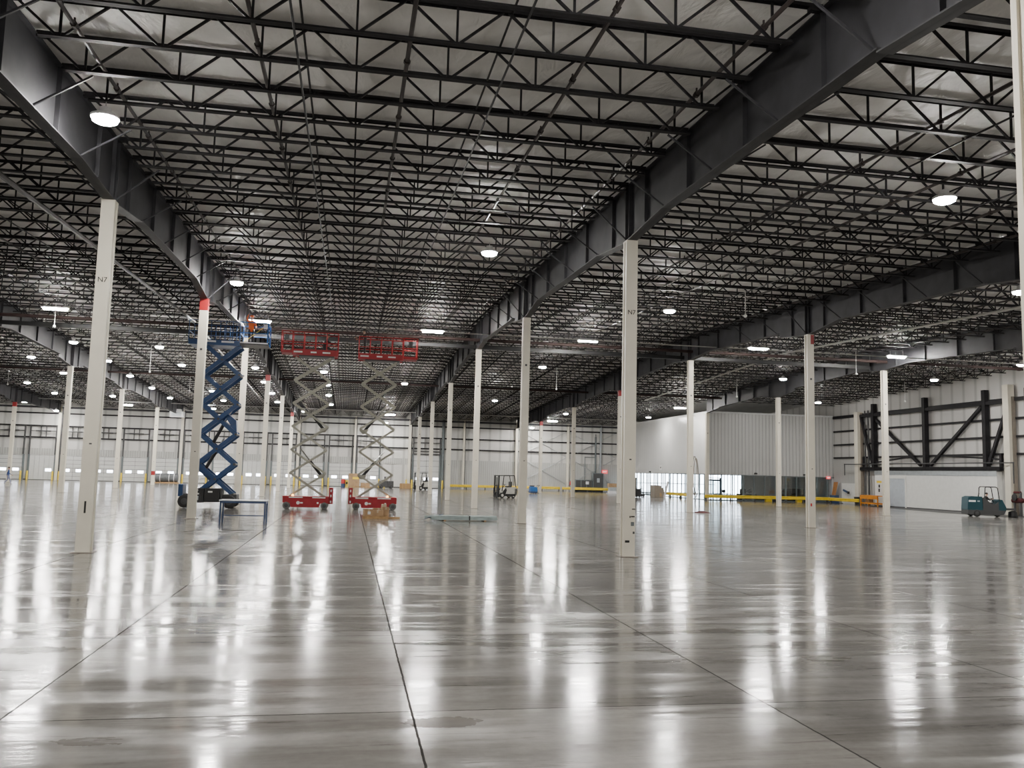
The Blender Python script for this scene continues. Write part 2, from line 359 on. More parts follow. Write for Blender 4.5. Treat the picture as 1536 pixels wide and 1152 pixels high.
# ------------------------------------------------------------------ the setting
struct('floor', MB().box(X_LEFT, X_RIGHT, Y_BACK, Y_FAR, -0.3, 0), 'floor', 'polished grey concrete floor with saw-cut joints and light reflections')
struct('ceiling', MB().prism([(Y_BACK-.2, deck(Y_BACK)), (RIDGE_Y, RIDGE_Z), (Y_FAR+.2, deck(Y_FAR)), (Y_FAR+.2, deck(Y_FAR)+.25), (RIDGE_Y, RIDGE_Z+.25), (Y_BACK-.2, deck(Y_BACK)+.25)], X_LEFT-.2, X_RIGHT+.2, 0, 'x'), 'deck', 'white roof insulation above the black joists')
struct('wall_left', MB().prism([(Y_BACK, 0), (Y_FAR, 0), (Y_FAR, deck(Y_FAR)), (RIDGE_Y, RIDGE_Z), (Y_BACK, deck(Y_BACK))], X_LEFT-.2, X_LEFT, 0, 'x'), 'wallwhite_r')
struct('wall_back', MB().box(X_LEFT, X_RIGHT, Y_BACK-.2, Y_BACK, 0, deck(Y_BACK)), 'wallwhite')
# far wall: solid up to the office bay; in the office bay its ground floor is glazed
WX_OFF = GX['C']
wf = MB()
wf.box(X_LEFT, WX_OFF, Y_FAR, Y_FAR+.25, 0, deck(Y_FAR)); wf.box(WX_OFF, X_RIGHT, Y_FAR, Y_FAR+.25, 3.0, deck(Y_FAR))
wf.box(WX_OFF, X_RIGHT, Y_FAR, Y_FAR+.25, 0, 0.15)
wall_far = struct('wall_far', wf, 'wallwhite', 'white insulated far wall with black girts')
# grey ribbed liner on the lower part of the far wall
MB().box(13.3, WX_OFF-.1, Y_FAR-.06, Y_FAR, 0, 4.05).build('liner_panel', 'linerfar', wall_far)
MB().box(X_LEFT, 8.9, Y_FAR-.06, Y_FAR, 3.25, 4.1).build('liner_panel', 'linerfar', wall_far)
wall_right = struct('wall_right', MB().prism([(Y_BACK, 0), (Y_FAR, 0), (Y_FAR, deck(Y_FAR)), (RIDGE_Y, RIDGE_Z), (Y_BACK, deck(Y_BACK))], X_RIGHT, X_RIGHT+.2, 0, 'x'), 'wallwhite_r', 'white insulated right wall behind the black truss')
# girts along the far wall and right wall
k = 0
def trim(mb, mat='steel', label=None):
    global k; k += 1
    return struct('trim_%d' % k, mb, mat, label)
for z, nm in ((5.55, 'lower'), (7.05, 'middle'), (8.7, 'upper')):
    trim(MB().box(X_LEFT, WX_OFF-.2, Y_FAR-.20, Y_FAR-.0, z-.09, z+.09).box(X_LEFT, WX_OFF-.2, Y_FAR-.22, Y_FAR-.2, z-.11, z+.02), 'steel', '%s black girt running along the far wall' % nm)
trim(MB().box(X_LEFT, WX_OFF-.2, Y_FAR-.5, Y_FAR-.3, 9.35, 9.6), 'girder', 'dark eave strut at the top of the far wall')
for z in (5.05, 6.5, 8.0):
    trim(MB().box(X_RIGHT-.2, X_RIGHT, 40, GY[5]-.1, z-.09, z+.09), 'steel', 'black girt across the right wall at height %.1f m' % z)
trim(MB().box(X_RIGHT-.24, X_RIGHT, 40, GY[5]-.1, 9.45, 9.75), 'steel', 'heavy black top girt across the right wall')
trim(MB().box(X_LEFT, WX_OFF-.2, Y_FAR-.02, Y_FAR+0.0, 0, .12), 'dark', 'dark kick strip at the foot of the far wall')

# dock doors along the far wall
def dock_door(n, x, windows, w=2.95, h=3.2, ribs='h'):
    d = tag(put('door_%d' % n, None, None, (x, Y_FAR, 0)), 'white sectional dock door', None, None, 'structure')
    p = MB()
    rows = 6
    for i in range(rows):
        z0, z1 = .06+i*(h-.06)/rows, .06+(i+1)*(h-.06)/rows-.035
        if ribs == 'h':
            for s in (-1, 1):
                x0, x1 = (-w/2, -.018) if s < 0 else (.018, w/2)
                p.box(x0, x1, -.12, -.05, z0, z1)
    if ribs == 'v':
        for i in range(5): p.box(-w/2+i*w/5+.014, -w/2+(i+1)*w/5-.014, -.12, -.05, .06, h-.02)
    p.box(-w/2, w/2, -.06, -.05, .02, h, 1)
    p.build('door_panel', ['door', 'dark'], d)
    for wx in windows: MB().box(wx-.36, wx+.36, -.135, -.11, 1.14, 1.48).build('window_pane', 'daylight', d)
    for s in (-1, 1):
        MB().box(s*(w/2+.12)-.12, s*(w/2+.12)+.12, -.22, -.05, 0, h+.1).build('door_track', 'elec', d)
        MB().box(s*(w/2+.10)-.09, s*(w/2+.10)+.09, -.35, -.2, h+.1, 7.0).build('lift_track', 'dark', d)
    sh = MB().tube((-w/2-.1, -.35, 6.35), (w/2+.1, -.35, 6.35), .05, 8)
    sh.box(-.35, -.3, -.4, -.1, 5.6, 7.0).box(.3, .35, -.4, -.1, 5.6, 7.0); sh.tube((-.9, -.35, 6.35), (.9, -.35, 6.35), .085, 8)
    sh.build('spring_shaft', 'dark', d)
    return d
nd = 0
for i in range(-3, 8):
    x = GX['L'] + (i-4+.5)*BX/4 if False else None
xs = [GX['J']-BX/8-BX/4*j for j in (2, 1, 0)] + [GX[c]+BX/4*(j+.5) for c in 'JKL' for j in range(4)]
for x in xs[:-1]:
    nd += 1
    if abs(x-(GX['J']-BX/8)) < .1: dock_door(nd, x, [.85], ribs='v')
    elif abs(x-(GX['K']+BX/4*2.5)) < .1: dock_door(nd, x, [-.68, .68], ribs='v', h=3.15)
    else: dock_door(nd, x, [-.75, .75])
nd += 1
dd = dock_door(nd, 10.72, [-1.25, 0.05, 1.35], w=3.55, h=4.6)
tag(dd, 'tall white drive-in door with three bright windows')
for w_ in (5.15, 4.75): trim(MB().box(8.9, 12.6, Y_FAR-.3, Y_FAR-.05, w_-.07, w_+.07), 'dark', 'dark header rail over the drive-in door')

# wall posts on the far wall
def wall_post(x, w, mat, label, ztop=9.7):
    t = thing('wall_post', label, 'column', (x, Y_FAR-.28, 0), 0, None)
    MB().box(-w/2, w/2, -.22, .22, 0, ztop).build('shaft', mat, t)
    MB().box(w/2, w/2+.1, -.05, .22, 0, ztop).build('web', 'dark', t)
    return t
wall_post(GX['J'], .34, 'cream', 'cream wall post on the far wall, left of the big foreground column')
wall_post(GX['K'], .34, 'cream', 'cream wall post beside the grey roll of membrane')
wall_post(GX['L'], .34, 'cream', 'cream wall post seen behind the left red scissor lift')
wall_post(GX['A']-.05, .36, 'cream', 'cream wall post left of the tall drive-in door')
wall_post(GX['L']+BX/2, .26, 'cream', 'thin cream wall post between dock doors behind the second red lift')
wall_post(GX['A']+BX/2, .26, 'cream', 'thin cream wall post carrying short conduit stubs')
wall_post(GX['B'], .34, 'cream', 'cream wall post just right of the white forklift')
wall_post(GX['B']+BX/2, .30, 'cream', 'cream wall post between the cross bracing and the electrical cabinets')
wall_post(12.95, .3, 'elec', 'dark grey wall post right of the drive-in door')
wall_post(36.1, .16, 'galv', 'slim grey riser pipe above the electrical cabinets')

# yellow bollards beside the dock doors
bol = None
def bollard(x):
    global bol
    if bol is None:
        bol = thing('bollard', 'yellow steel bollard guarding a dock door track on the far wall', 'bollard', (x, Y_FAR-.65, 0), 0, 'yellow bollards at the dock doors')
        MB().lathe([(.11, 0), (.11, 1.08), (.08, 1.15), (.02, 1.17)], (0, 0, 0), 12).build('post', 'yellow', bol)
        MB().box(-.16, .16, -.16, .16, 0, .02).build('foot_plate', 'dark', bol)
    else: copy_tree(bol, None, (x, Y_FAR-.65, 0))
edges = [GX['J']-BX/4*j for j in (2, 1)] + [GX[c]+BX/4*j for c in 'JKL' for j in range(4)] + [GX['A']-.02]
for x in edges:
    bollard(x-.36); bollard(x+.42)
bollard(13.0)

# cross braces on the far wall right part
def brace(name, label, pts, r=.05, mat='galv'):
    o = MB().path(pts, r, 6).build(name, mat); return tag(o, label, 'brace', 'cross bracing rods on the far wall')
yb = Y_FAR-.18
for (x0, x1, nm) in ((GX['B']+.3, GX['B']+BX/2-.2, 'left of the thin cream post'), (GX['B']+BX/2+.25, 38.4, 'behind the electrical cabinets')):
    for (za, zb, hn) in ((1.0, 4.85, 'lower'), (4.95, 8.6, 'upper')):
        t = thing('cross_brace', '%s crossed grey brace rods, far wall %s' % (hn, nm), 'brace', (x0, Y_FAR-.17, za), 0, 'cross bracing on the far wall')
        MB().tube((0, 0, 0), (x1-x0, 0, zb-za), .04, 6).build('rod', 'galv', t); MB().tube((0, -.0, zb-za), (x1-x0, -.0, 0), .04, 6).build('rod', 'galv', t)

# ------------------------------------------------------------------ columns
HCOL = [9.1, 9.69, 10.07, 10.70, 10.0, 9.62, 8.98]
def column(row, i, label, band=None, sign=None, mid=None, w=.36, d=.34, y=None, foot=True):
    x, yy, H = GX[row], (GY[i] if y is None else y), HCOL[i]
    t = thing('column', label, 'column', (x, yy, 0), 0, 'cream steel columns', 'thing')
    s = MB()
    s.box(-w/2, w/2, -d/2, -d/2+.12, 0, H); s.box(-w/2, w/2, d/2-.10, d/2, 0, H); s.box(-w/2+.045, w/2-.045, -d/2+.12, d/2-.10, 0, H)
    s.build('shaft', 'cream', t)
    MB().box(-w/2-.10, w/2+.10, -d/2-.08, d/2+.08, 0, .018).build('base_plate', 'cream_dirty', t)
    if band:
        z0, z1 = band; MB().box(-w/2-.006, w/2+.006, -d/2-.006, d/2+.006, z0, z1).build('red_band', 'redband', t)
    MB().box(-w/2-.004, w/2+.004, -d/2-.004, d/2+.004, H-.04, H).build('cap_plate', 'cream', t)
    if sign:
        text('bay_number', sign, .2, 'ink', t, (0.0, -d/2-.006, H*.765), FACE_CAM)
    else:
        MB().box(-.05, .05, -d/2-.006, -d/2, H*.765-.05, H*.765+.05).build('number_plate', 'dark', t)
    MB().box(-.02, .05, -d/2-.006, -d/2, H*.30-.02, H*.30+.02).build('number_plate', 'dark', t)
    return t
c = column('L', 1, 'big cream column in the left foreground, tagged N7, dark slot near its foot', sign='N7')
MB().box(-.025, .025, -.18, -.168, 1.05, 1.37).build('slot', 'ink', c)
c = column('A', 1, 'nearest cream column right of centre, tagged N7, with scrapes at its foot', sign='N7')
for (x, z, w, h, m) in ((.10, .98, .1, .12, 'elec'), (.13, 1.42, .1, .03, 'ink'), (.11, 1.2, .12, .035, 'ink'), (.02, 1.19, .03, .06, 'ink'), (-.06, .46, .14, .07, 'ink'), (.14, .72, .06, .07, 'dark')):
    MB().box(x-w/2, x+w/2, -.178, -.168, z-h/2, z+h/2).build('scuff_mark', m, c)
column('A', 0, 'cream column cut off by the right edge of the frame, nearest of all', y=9.05)
column('L', 2, 'cream column with a red top in front of the blue scissor lift', band=(HCOL[2]-.55, HCOL[2]))
column('L', 3, 'cream column in shade directly behind the blue scissor lift platform')
column('L', 4, 'red-topped cream column between the blue lift and the left red lift', band=(HCOL[4]-.5, HCOL[4]))
column('L', 5, 'plain cream column just left of the left red scissor lift arms')
column('L', 6, 'red-topped far column seen through the left red lift scissor arms', band=(HCOL[6]-.5, HCOL[6]))
column('A', 2, 'cream column right of the bundle of steel studs, second in the middle row')
column('A', 3, 'cream column at the roof ridge, third in the middle row')
column('A', 4, 'cream column fourth in the middle row, dark chip near its foot')
column('A', 5, 'cream column fifth in the middle row, right of the far forklift')
column('A', 6, 'cream column sixth and farthest in the middle row')
column('B', 2, 'cream column with one red face at its top, right of centre', band=None)
tB2 = [o for o in COL.objects if o.name.startswith('column') and o.get('label', '').startswith('cream column with one red')][0]
MB().box(.0, .19, -.176, .176, HCOL[2]-.52, HCOL[2]-.02).build('red_band', 'redband', tB2)
MB().box(-.10, -.02, -.18, -.168, 1.1, 1.25).build('scuff_mark', 'red', tB2)
column('B', 3, 'cream column with a hose coiled on its side by the office corner')
column('B', 4, 'red-topped cream column half hidden behind the nearest column', band=(HCOL[4]-.5, HCOL[4]))
column('B', 5, 'cream column left of the electrical cabinets with a fire extinguisher')
column('B', 6, 'red-topped cream column right beside the blue floor scrubber', band=(HCOL[6]-.5, HCOL[6]))
column('C', 3, 'cream column in front of the pale roll-up door at right')
column('C', 4, 'cream column in front of the silver office block front')
column('C', 5, 'cream column at the corner of the silver office block')
column('K', 4, 'cream column left of the big foreground column, nearest of the far-left row')
column('K', 5, 'cream column between the big foreground column and the membrane roll')
column('K', 6, 'cream column with a red band low down beside the membrane roll', band=(1.15, 1.62))
column('J', 6, 'red-topped cream column at far left behind the walking person', band=(HCOL[6]-.5, HCOL[6]))

# ------------------------------------------------------------------ roof girders
def girder_bottom(y):
    zz = deck(y) - 1.72
    for i in range(0, 7):
        dd_ = abs(y-GY[i])
        if dd_ < 3.1: zz = min(zz, HCOL[i] + .30*max(0, dd_-.35)/2.75 + 0.0)
    return zz
GNAME = {'J': 'dark roof girder at far left above the walking person', 'K': 'dark haunched roof girder left of the big foreground column', 'L': 'dark haunched roof girder running from top left over the blue lift',
         'A': 'dark haunched roof girder running from top right over the middle row of columns', 'B': 'dark haunched roof girder over the red-faced column at right', 'C': 'dark haunched roof girder over the silver office corner', }
for rw, lb in GNAME.items():
    y0 = {'J': 60, 'K': 14, 'L': 2, 'A': 2, 'B': 12, 'C': 30}[rw]; y1 = Y_FAR-.5
    if rw == 'C': y1 = GY[5]+.15
    t = thing('roof_girder', lb, 'girder', (GX[rw], y0, 9), 0, 'dark roof girders', 'thing')
    ys = [y0]
    for i in range(7):
        for o in (-3.1, -.35, .35, 3.1):
            if y0 < GY[i]+o < y1: ys.append(GY[i]+o)
    if y0 < RIDGE_Y < y1: ys.append(RIDGE_Y)
    ys = sorted(set(ys+[y1]))
    web, bf, tf = MB(), MB(), MB()
    for a, b in zip(ys, ys[1:]):
        za, zb, ta, tb = girder_bottom(a+1e-4)-9, girder_bottom(b-1e-4)-9, deck(a)-.14-9, deck(b)-.14-9
        web.prism([(a-y0, za), (b-y0, zb), (b-y0, tb), (a-y0, ta)], -.012, .012, 0, 'x')
        bf.prism([(a-y0, za), (b-y0, zb), (b-y0, zb+.03), (a-y0, za+.03)], -.15, .15, 0, 'x')
        tf.prism([(a-y0, ta-.02), (b-y0, tb-.02), (b-y0, tb), (a-y0, ta)], -.13, .13, 0, 'x')
    web.build('web', 'girder', t); bf.build('bottom_flange', 'flange', t); tf.build('top_flange', 'girder', t)
    y = 9.03 - BY/10*4 + BY/5/2
    while y < y1-.4:
        if y > y0+.3:
            zb_, zt = girder_bottom(y)-9, deck(y)-.16-9
            MB().box(-.12, .12, y-y0-.01, y-y0+.01, zb_+.03, zt).build('stiffener', 'girder', t)
        y += BY/5
    for i in range(7):
        if rw in 'JKLAB' and y0+.5 < GY[i] < y1-.5 and (rw != 'J' or i == 6):
            for s in (-.17, .17): MB().box(-.13, .13, GY[i]+s-.012-y0, GY[i]+s+.012-y0, HCOL[i]-9, deck(GY[i])-.16-9).build('stiffener', 'girder', t)
    if rw in 'LAB':       # thin flange braces up to the joists' lower chords
        for j in range(0, 26, 2):
            yy = 9.03 + j*BY/10
            if yy < y0+1: continue
            for s in (-1, 1):
                MB().bar((s*.14, yy-y0, girder_bottom(yy)+.04-9), (s*1.25, yy-y0, deck(yy)-.93-9), .04, .04).build('flange_brace', 'girder', t)

# ------------------------------------------------------------------ roof joists
JD = .80
def joist_meshes():
    L = BX-.3; npan = 8; pl = L/npan
    top, bot, web = MB(), MB(), MB()
    for s in (-.035, .035):
        top.box(-L/2-.05, L/2+.05, s-.03, s+.03, JD-.008, JD); top.box(-L/2-.05, L/2+.05, s-.004+(.026 if s > 0 else -.026), s+.004+(.026 if s > 0 else -.026), JD-.065, JD)
        bot.box(-L/2+.55, L/2-.55, s-.033, s+.033, 0, .009); bot.box(-L/2+.55, L/2-.55, s-.004+(-.026 if s > 0 else .026), s+.004+(-.026 if s > 0 else .026), 0, .066)
    top.box(-L/2-.05, -L/2+.2, -.06, .06, JD-.13, JD-.06); top.box(L/2-.2, L/2+.05, -.06, .06, JD-.13, JD-.06)
    for i in range(npan):
        x = -L/2+(i+.5)*pl
        web.bar((x, 0, .03), (x, 0, JD-.03), .042, .042)
        web.bar((x-.05, 0, .04), (x-pl/2+.05, 0, JD-.04), .046, .046); web.bar((x+.05, 0, .04), (x+pl/2-.05, 0, JD-.04), .046, .046)
    return [('top_chord', top.mesh('top_chord', 'steel')), ('bottom_chord', bot.mesh('bottom_chord', 'steel')), ('web', web.mesh('web', 'steel'))], (top, bot, web)
JM, JRAW = joist_meshes()
allmb = MB()
for mb in JRAW: allmb.add(mb.v, mb.f)
strips = [('J', -1, 86, 'black open-web roof joist in the strip at far left beyond the walking person'),
          ('J', 0, 52, 'black open-web roof joist in the strip left of the far-left row of columns'),
          ('K', 0, 20.5, 'black open-web roof joist in the strip left of the big foreground column'),
          ('L', 0, 10.8, 'black open-web roof joist in the strip above the red scissor lifts and the blue one'),
          ('A', 0, 9.4, 'black open-web roof joist in the strip right of the middle row of columns'),
          ('B', 0, 22.0, 'black open-web roof joist in the strip over the office block side wall'),
          ('C', 0, 38.5, 'black open-web roof joist in the strip nearest the right wall')]
cand = []
for row, off, ystart, lb in strips:
    x = GX[row] + BX/2 + off*BX
    for j in range(0, 70):
        y = 9.03 + j*BY/10
        if y < ystart or y > Y_FAR-.8: continue
        if row == 'C' and y > GY[5]-.5: continue
        cand.append((math.hypot(x*.6, y), x, y, lb))
cand.sort()
jparent = None; far_stuff = MB()
for n, (dist, x, y, lb) in enumerate(cand):
    z = deck(y)-.08-JD
    if n < 298:
        t = tag(put('roof_joist', None, None, (x, y, z)), lb, 'joist', lb.replace('black open-web roof joist', 'black joists'), 'thing')
        for nm, me in JM: put(nm, me, t)
    else:
        far_stuff.add([(a+x, b+y, c_+z) for a, b, c_ in allmb.v], allmb.f)
if far_stuff.v:
    tag(far_stuff.build('distant_roof_joists', 'steel'), 'tangle of farthest black roof joists near the far wall', 'joists', None, 'stuff')

# bridging and sprinkler pipes that run with the roof slope
def roof_run(name, x, y0, y1, drop, r, mat, label, cat, group, fittings=0):
    t = thing(name, label, cat, (x, y0, deck(y0)-drop), 0, group, 'thing')
    pts = [y0] + ([RIDGE_Y] if y0 < RIDGE_Y < y1 else []) + [y1]
    zz = deck(y0)-drop
    P = [(0, y-y0, deck(y)-drop-zz) for y in pts]
    f = MB().path(P, r, 6)
    if fittings:
        y = y0+1.3
        while y < y1-1:
            f.tube((0, y-y0-.05, deck(y)-drop-zz), (0, y-y0+.05, deck(y)-drop-zz), r*1.6, 6); f.tube((0, y-y0, deck(y)-drop-zz), (0, y-y0, deck(y)-drop-zz+.14), r*.5, 5)
            y += fittings
    f.build('pipe' if 'pipe' in name else 'rod', mat, t)
SL = {'K': 'left of the big foreground column', 'L': 'above the red scissor lifts', 'A': 'right of the middle row of columns', 'B': 'over the office side wall', 'J': 'at far left', 'C': 'near the right wall'}
for row, y0 in (('J', 52), ('K', 20), ('L', 9.5), ('A', 9.5), ('B', 22), ('C', 38)):
    y1 = Y_FAR-1.2 if row != 'C' else GY[5]-1
    gx = GX[row]
    for off in (1.35, 4.75, 7.7, 11.2, 14.0):
        roof_run('sprinkler_pipe', gx+off, y0, y1, .62, .045, 'pipe', 'dark sprinkler branch pipe in the roof joists '+SL[row], 'pipe', 'sprinkler pipes '+SL[row], 3.1)
    for off, dr in ((5.55, .90), (9.65, .90), (5.6, .13), (9.6, .13)):
        roof_run('bridging_rod', gx+off, y0, y1, dr, .024, 'steel', 'thin black bridging rod on the roof joists '+SL[row], 'rod', 'joist bridging rods '+SL[row])
roof_run('main_pipe', -10.2, 22, 110, 1.12, .085, 'pipe', 'thick dark pipe slung under the joists left of the blue lift', 'pipe', None)
roof_run('main_pipe', 31.0, 30, 88, 1.12, .07, 'conduit', 'pale conduit slung under the joists in front of the office block', 'pipe', None)
o = thing('cross_main', 'red-brown sprinkler main crossing the whole hall under the roof ridge', 'pipe', (0, RIDGE_Y-.4, 11.3), 0, None, 'thing')
cp = MB().tube((-45, 0, 0), (X_RIGHT-.3, 0, 0), .11, 10)
for x in range(-42, 53, 4): cp.tube((x-.09, 0, 0), (x+.09, 0, 0), .14, 10)
cp.build('pipe', 'redpipe', o)
o = thing('cross_main', 'red-brown sprinkler main crossing the hall well behind the red lifts', 'pipe', (0, 84.0, 10.75), 0, None, 'thing')
MB().tube((-45, 0, 0), (38, 0, 0), .10, 10).build('pipe', 'redpipe', o)
tag(MB().box(-45, 38.4, -.08, .08, -.13, .13).build('ridge_strut', 'black', None, (0, RIDGE_Y+1.2, 11.05)), 'black strut beam crossing the hall just behind the ridge columns', 'beam', None, 'thing')
tag(MB().tube((-45, 0, 0), (38.2, 0, 0), .05, 8).build('conduit', 'conduit', None, (0, 113, 10.0)), 'pale conduit running across the roof near the far wall', 'conduit')

# ------------------------------------------------------------------ lights
def light_z(y): return deck(y)-1.5
def place_light(px, py):
    z = 11.0
    for _ in range(25):
        p = at_z(px, py, z); y = min(p.y, 119.5); z = z*.5 + light_z(y)*.5
    p = at_z(px, py, z)
    if p.y > 119.5: p = at_y(px, py, 119.0)
    return p
compact = None; linear = None
def make_compact():
    t = thing('high_bay_light', 'x', 'light', (0, 0, 0))
    MB().lathe([(.295, .09), (.31, .10), (.31, .15), (.24, .19), (.12, .21), (.12, .34), (.05, .36)], (0, 0, 0), 16).build('housing', 'fixture', t)
    MB().lathe([(.08, -.025), (.19, -.008), (.265, .03), (.282, .095)], (0, 0, 0), 16).build('lens', 'lens', t)
    MB().tube((0, 0, .34), (0, 0, .48), .012, 5).build('hanger', 'conduit', t)
    return t
def make_linear():
    t = thing('linear_light', 'x', 'light', (0, 0, 0))
    b = MB().prism([(-.22, .11), (.22, .11), (.12, .19), (-.12, .19)], -.72, .72, 0, 'x'); b.build('housing', 'fixture', t)
    MB().prism([(-.15, .11), (-.13, .03), (-.08, 0), (.08, 0), (.13, .03), (.15, .11)], -.62, .62, 0, 'x').build('lens', 'lens', t)
    MB().box(-.6, .6, -.05, .05, .19, .196).build('uplight_slot', 'uplens', t)
    for s_ in (-.5, .5): MB().tube((s_, 0, .19), (s_, 0, .48), .01, 5).build('hanger', 'conduit', t)
    return t
comp_px = [(157,184,'bright high-bay light at upper left beside the girder'), (734,383,'bright high-bay light above the middle of the hall'), (1417,304,'bright high-bay light at upper right'),
    (355,427,'high-bay light above the blue lift platform'), (1004,469,'high-bay light just right of the nearest column'), (1530,441,'high-bay light at the right edge below the cut-off column'),
    (1174.7,570,'high-bay light above the column before the office front'), (1227,605,'high-bay light beside the red-faced column, lower on the right'), (813.7,552,'high-bay light right of the second middle-row column'),
    (110,515,'high-bay light left of the big foreground column'), (1532,549,'high-bay light at the right edge above the white wall'), (239,522,'high-bay light between the big column and the blue lift'),
    (607,576.7,'high-bay light right of the second red lift arms'), (742,602,'high-bay light between the second and third middle-row columns')]
far_px = [(46.7,537),(95,560.7),(40.7,575),(81.7,590.7),(84,616.7),(161.7,542.7),(195,565),(169,595),(272.7,549),(227.7,583),(255,598),(318,587.7),(335,601.7),(361.7,527.7),(382.7,553),(396,574),(408,591),(416,604),(486,559),(490.7,578.7),(493,594),(496,607.7),(456,618),(578.7,635),(798,642.5),(848.7,621.7),(972.7,627)]
lin_px = [(83,465,'long light left of the big foreground column'), (389,484,'long light glowing just over the blue lift platform'), (649,499,'long light right of the second red lift platform'), (882,513,'long light between the middle row and the nearest column'),
    (1137,525,'long light left of the red-faced column'), (1345,537,'long light above the truss at right'), (42,604,'long light beside the red-topped column at far left'), (190,608.5,'long light right of the big foreground column, far away'),
    (315,614,'long light seen through the blue scissor arms'), (585,623,'long light low behind the second red lift'), (828.7,632.7,'long light low over the electrical cabinets'), (1020,613,'long light close to the office block corner')]
compact = make_compact(); linear = make_linear()
def set_light(src, first, p, lb, grp):
    o = src if first else copy_tree(src)
    o.location = p; o['label'] = lb; o['group'] = grp; return o
first = True
for x, y, lb in comp_px: set_light(compact, first, place_light(x, y), lb, 'high-bay lights'); first = False
for x, y in far_px: set_light(compact, False, place_light(x, y), 'small bright high-bay light far back under the roof', 'far high-bay lights')
first = True
lin_pts = []
for x, y, lb in lin_px:
    p = place_light(x, y); lin_pts.append(p); set_light(linear, first, p, lb, 'long lights'); first = False
# the same lighting carries on behind and beside the camera
for i, (x, y) in enumerate([(4.5, 11.0), (-15, 11.5), (15, 2.5), (-5.5, 2.5), (-15, -6), (5, -6), (25, -6), (25, 11), (35, 2.5), (45, -6), (-25, 2.5), (-35, 11), (-25, 20), (-34.5, 29), (-44, 38), (-54, 29), (-45, 20), (35, 20), (45, 29), (45, 11), (-45, -6), (5, -15), (-15, -15), (-54, 50), (-48, 64), (48, 64), (46, 48), (-54, 80), (-54, 100), (38.5, 35.5), (-34, 46)]):
    o = set_light(compact, False, (x, y, light_z(y)), 'high-bay light outside the picture around the camera', 'lights around the camera')
# conduit that feeds the long lights at the ridge
yl = sum(p.y for p in lin_pts[2:6])/4; zl = light_z(yl)+.25
tag(MB().tube((2, 0, 0), (52, 0, 0), .035, 8).build('conduit', 'conduit', None, (0, yl-1.0, zl-.35)), 'pale conduit line strung between the long lights', 'conduit')

# white pendant rods with a small head
pend = None
for i, (px, y1_, y2_, lb) in enumerate([(835,562,585,'white pendant rod hanging right of the second middle-row column'), (226.5,530,557,'white pendant rod between the big column and the blue lift'), (12.5,565,576,'white pendant rod at the far left edge'), (83,470,489,'white pendant rod under the long light at left'),
        (285,573,586,'white pendant rod just left of the blue lift column'), (1105,578,597,'white pendant rod left of the red-faced column'), (1118,455,477,'white pendant rod high up right of the nearest column'), (1284,540,564,'white pendant rod between the two right-hand columns'), (1357,582,605,'white pendant rod in front of the truss')]):
    p = place_light(px, y1_); dist = p.y; L = abs(y2_-y1_)*p.y/1270
    t = thing('pendant_sensor', lb, 'pendant', (p.x, p.y, p.z-L), 0, 'white pendant rods')
    MB().tube((0, 0, .05), (0, 0, L+.6), .016, 6).build('rod', 'white', t)
    smooth(MB().lathe([(.02, .14), (.07, .08), (.085, .02), (.04, -.03)], (0, 0, 0), 10).build('head', 'white', t))

# ------------------------------------------------------------------ office block inside the hall
OX, OY = GX['C']+.19, GY[5]+.19
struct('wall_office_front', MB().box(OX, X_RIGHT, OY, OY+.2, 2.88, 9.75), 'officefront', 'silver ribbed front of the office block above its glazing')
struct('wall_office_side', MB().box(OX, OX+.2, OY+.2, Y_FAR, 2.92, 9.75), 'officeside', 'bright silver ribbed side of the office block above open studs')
trim(MB().box(OX-.03, X_RIGHT, OY-.03, OY, 9.68, 9.8).box(OX-.03, OX, OY, Y_FAR, 9.68, 9.8), 'officewall', 'grey cap flashing on top of the office block')
trim(MB().box(OX-.02, X_RIGHT, OY-.02, OY+.2, 2.80, 2.88).box(OX-.02, OX+.2, OY+.2, Y_FAR, 2.84, 2.92), 'mullion', 'grey lintel under the silver panels')
struct('office_roof_slab', MB().box(OX, X_RIGHT, OY, Y_FAR, 9.75, 9.85), 'officewall')
struct('ceiling_office', MB().box(OX+.2, X_RIGHT, OY+.2, Y_FAR, 2.95, 3.05), 'officewall')
struct('wall_office_inner', MB().box(X_RIGHT-.12, X_RIGHT, OY+.2, Y_FAR-9, 0, 2.95), 'officewall')
struct('wall_office_partition', MB().box(50.4, X_RIGHT-.12, 105.0, 105.15, 0, 2.95), 'officewall', 'grey partition inside the office')
# daylight window band at the back of the office
w1 = tag(put('window_1', None, None, (OX, Y_FAR+.1, 0)), 'row of bright daylight windows at the back of the office', None, None, 'structure')
x = .3
while x < X_RIGHT-OX-.3:
    MB().box(x, x+.95, 0, .03, .2, 1.45).build('window_pane', 'sky', w1); MB().box(x, x+.95, 0, .03, 1.55, 2.9).build('window_pane', 'sky', w1)
    x += 1.12
fr = MB()
x = .2
while x < X_RIGHT-OX:
    fr.box(x-.06, x+.06, -.12, .06, .1, 3.0); x += 1.12
fr.box(0, X_RIGHT-OX, -.08, .05, 1.45, 1.55).box(0, X_RIGHT-OX, -.08, .05, .05, .2); fr.build('window_frame', 'mullion', w1)
w4 = tag(put('window_4', None, None, (X_RIGHT-.06, Y_FAR, 0)), 'bright daylight windows in the far corner of the office side', None, None, 'structure')
fr = MB(); y = -8.9
while y < -.9:
    MB().box(-.04, 0, y+.06, y+1.06, .2, 2.9).build('window_pane', 'sky', w4); fr.box(-.14, 0, y-.06, y+.06, .1, 3.0); y += 1.12
fr.box(-.1, 0, -8.9, 0, .05, .2); fr.build('window_frame', 'mullion', w4)
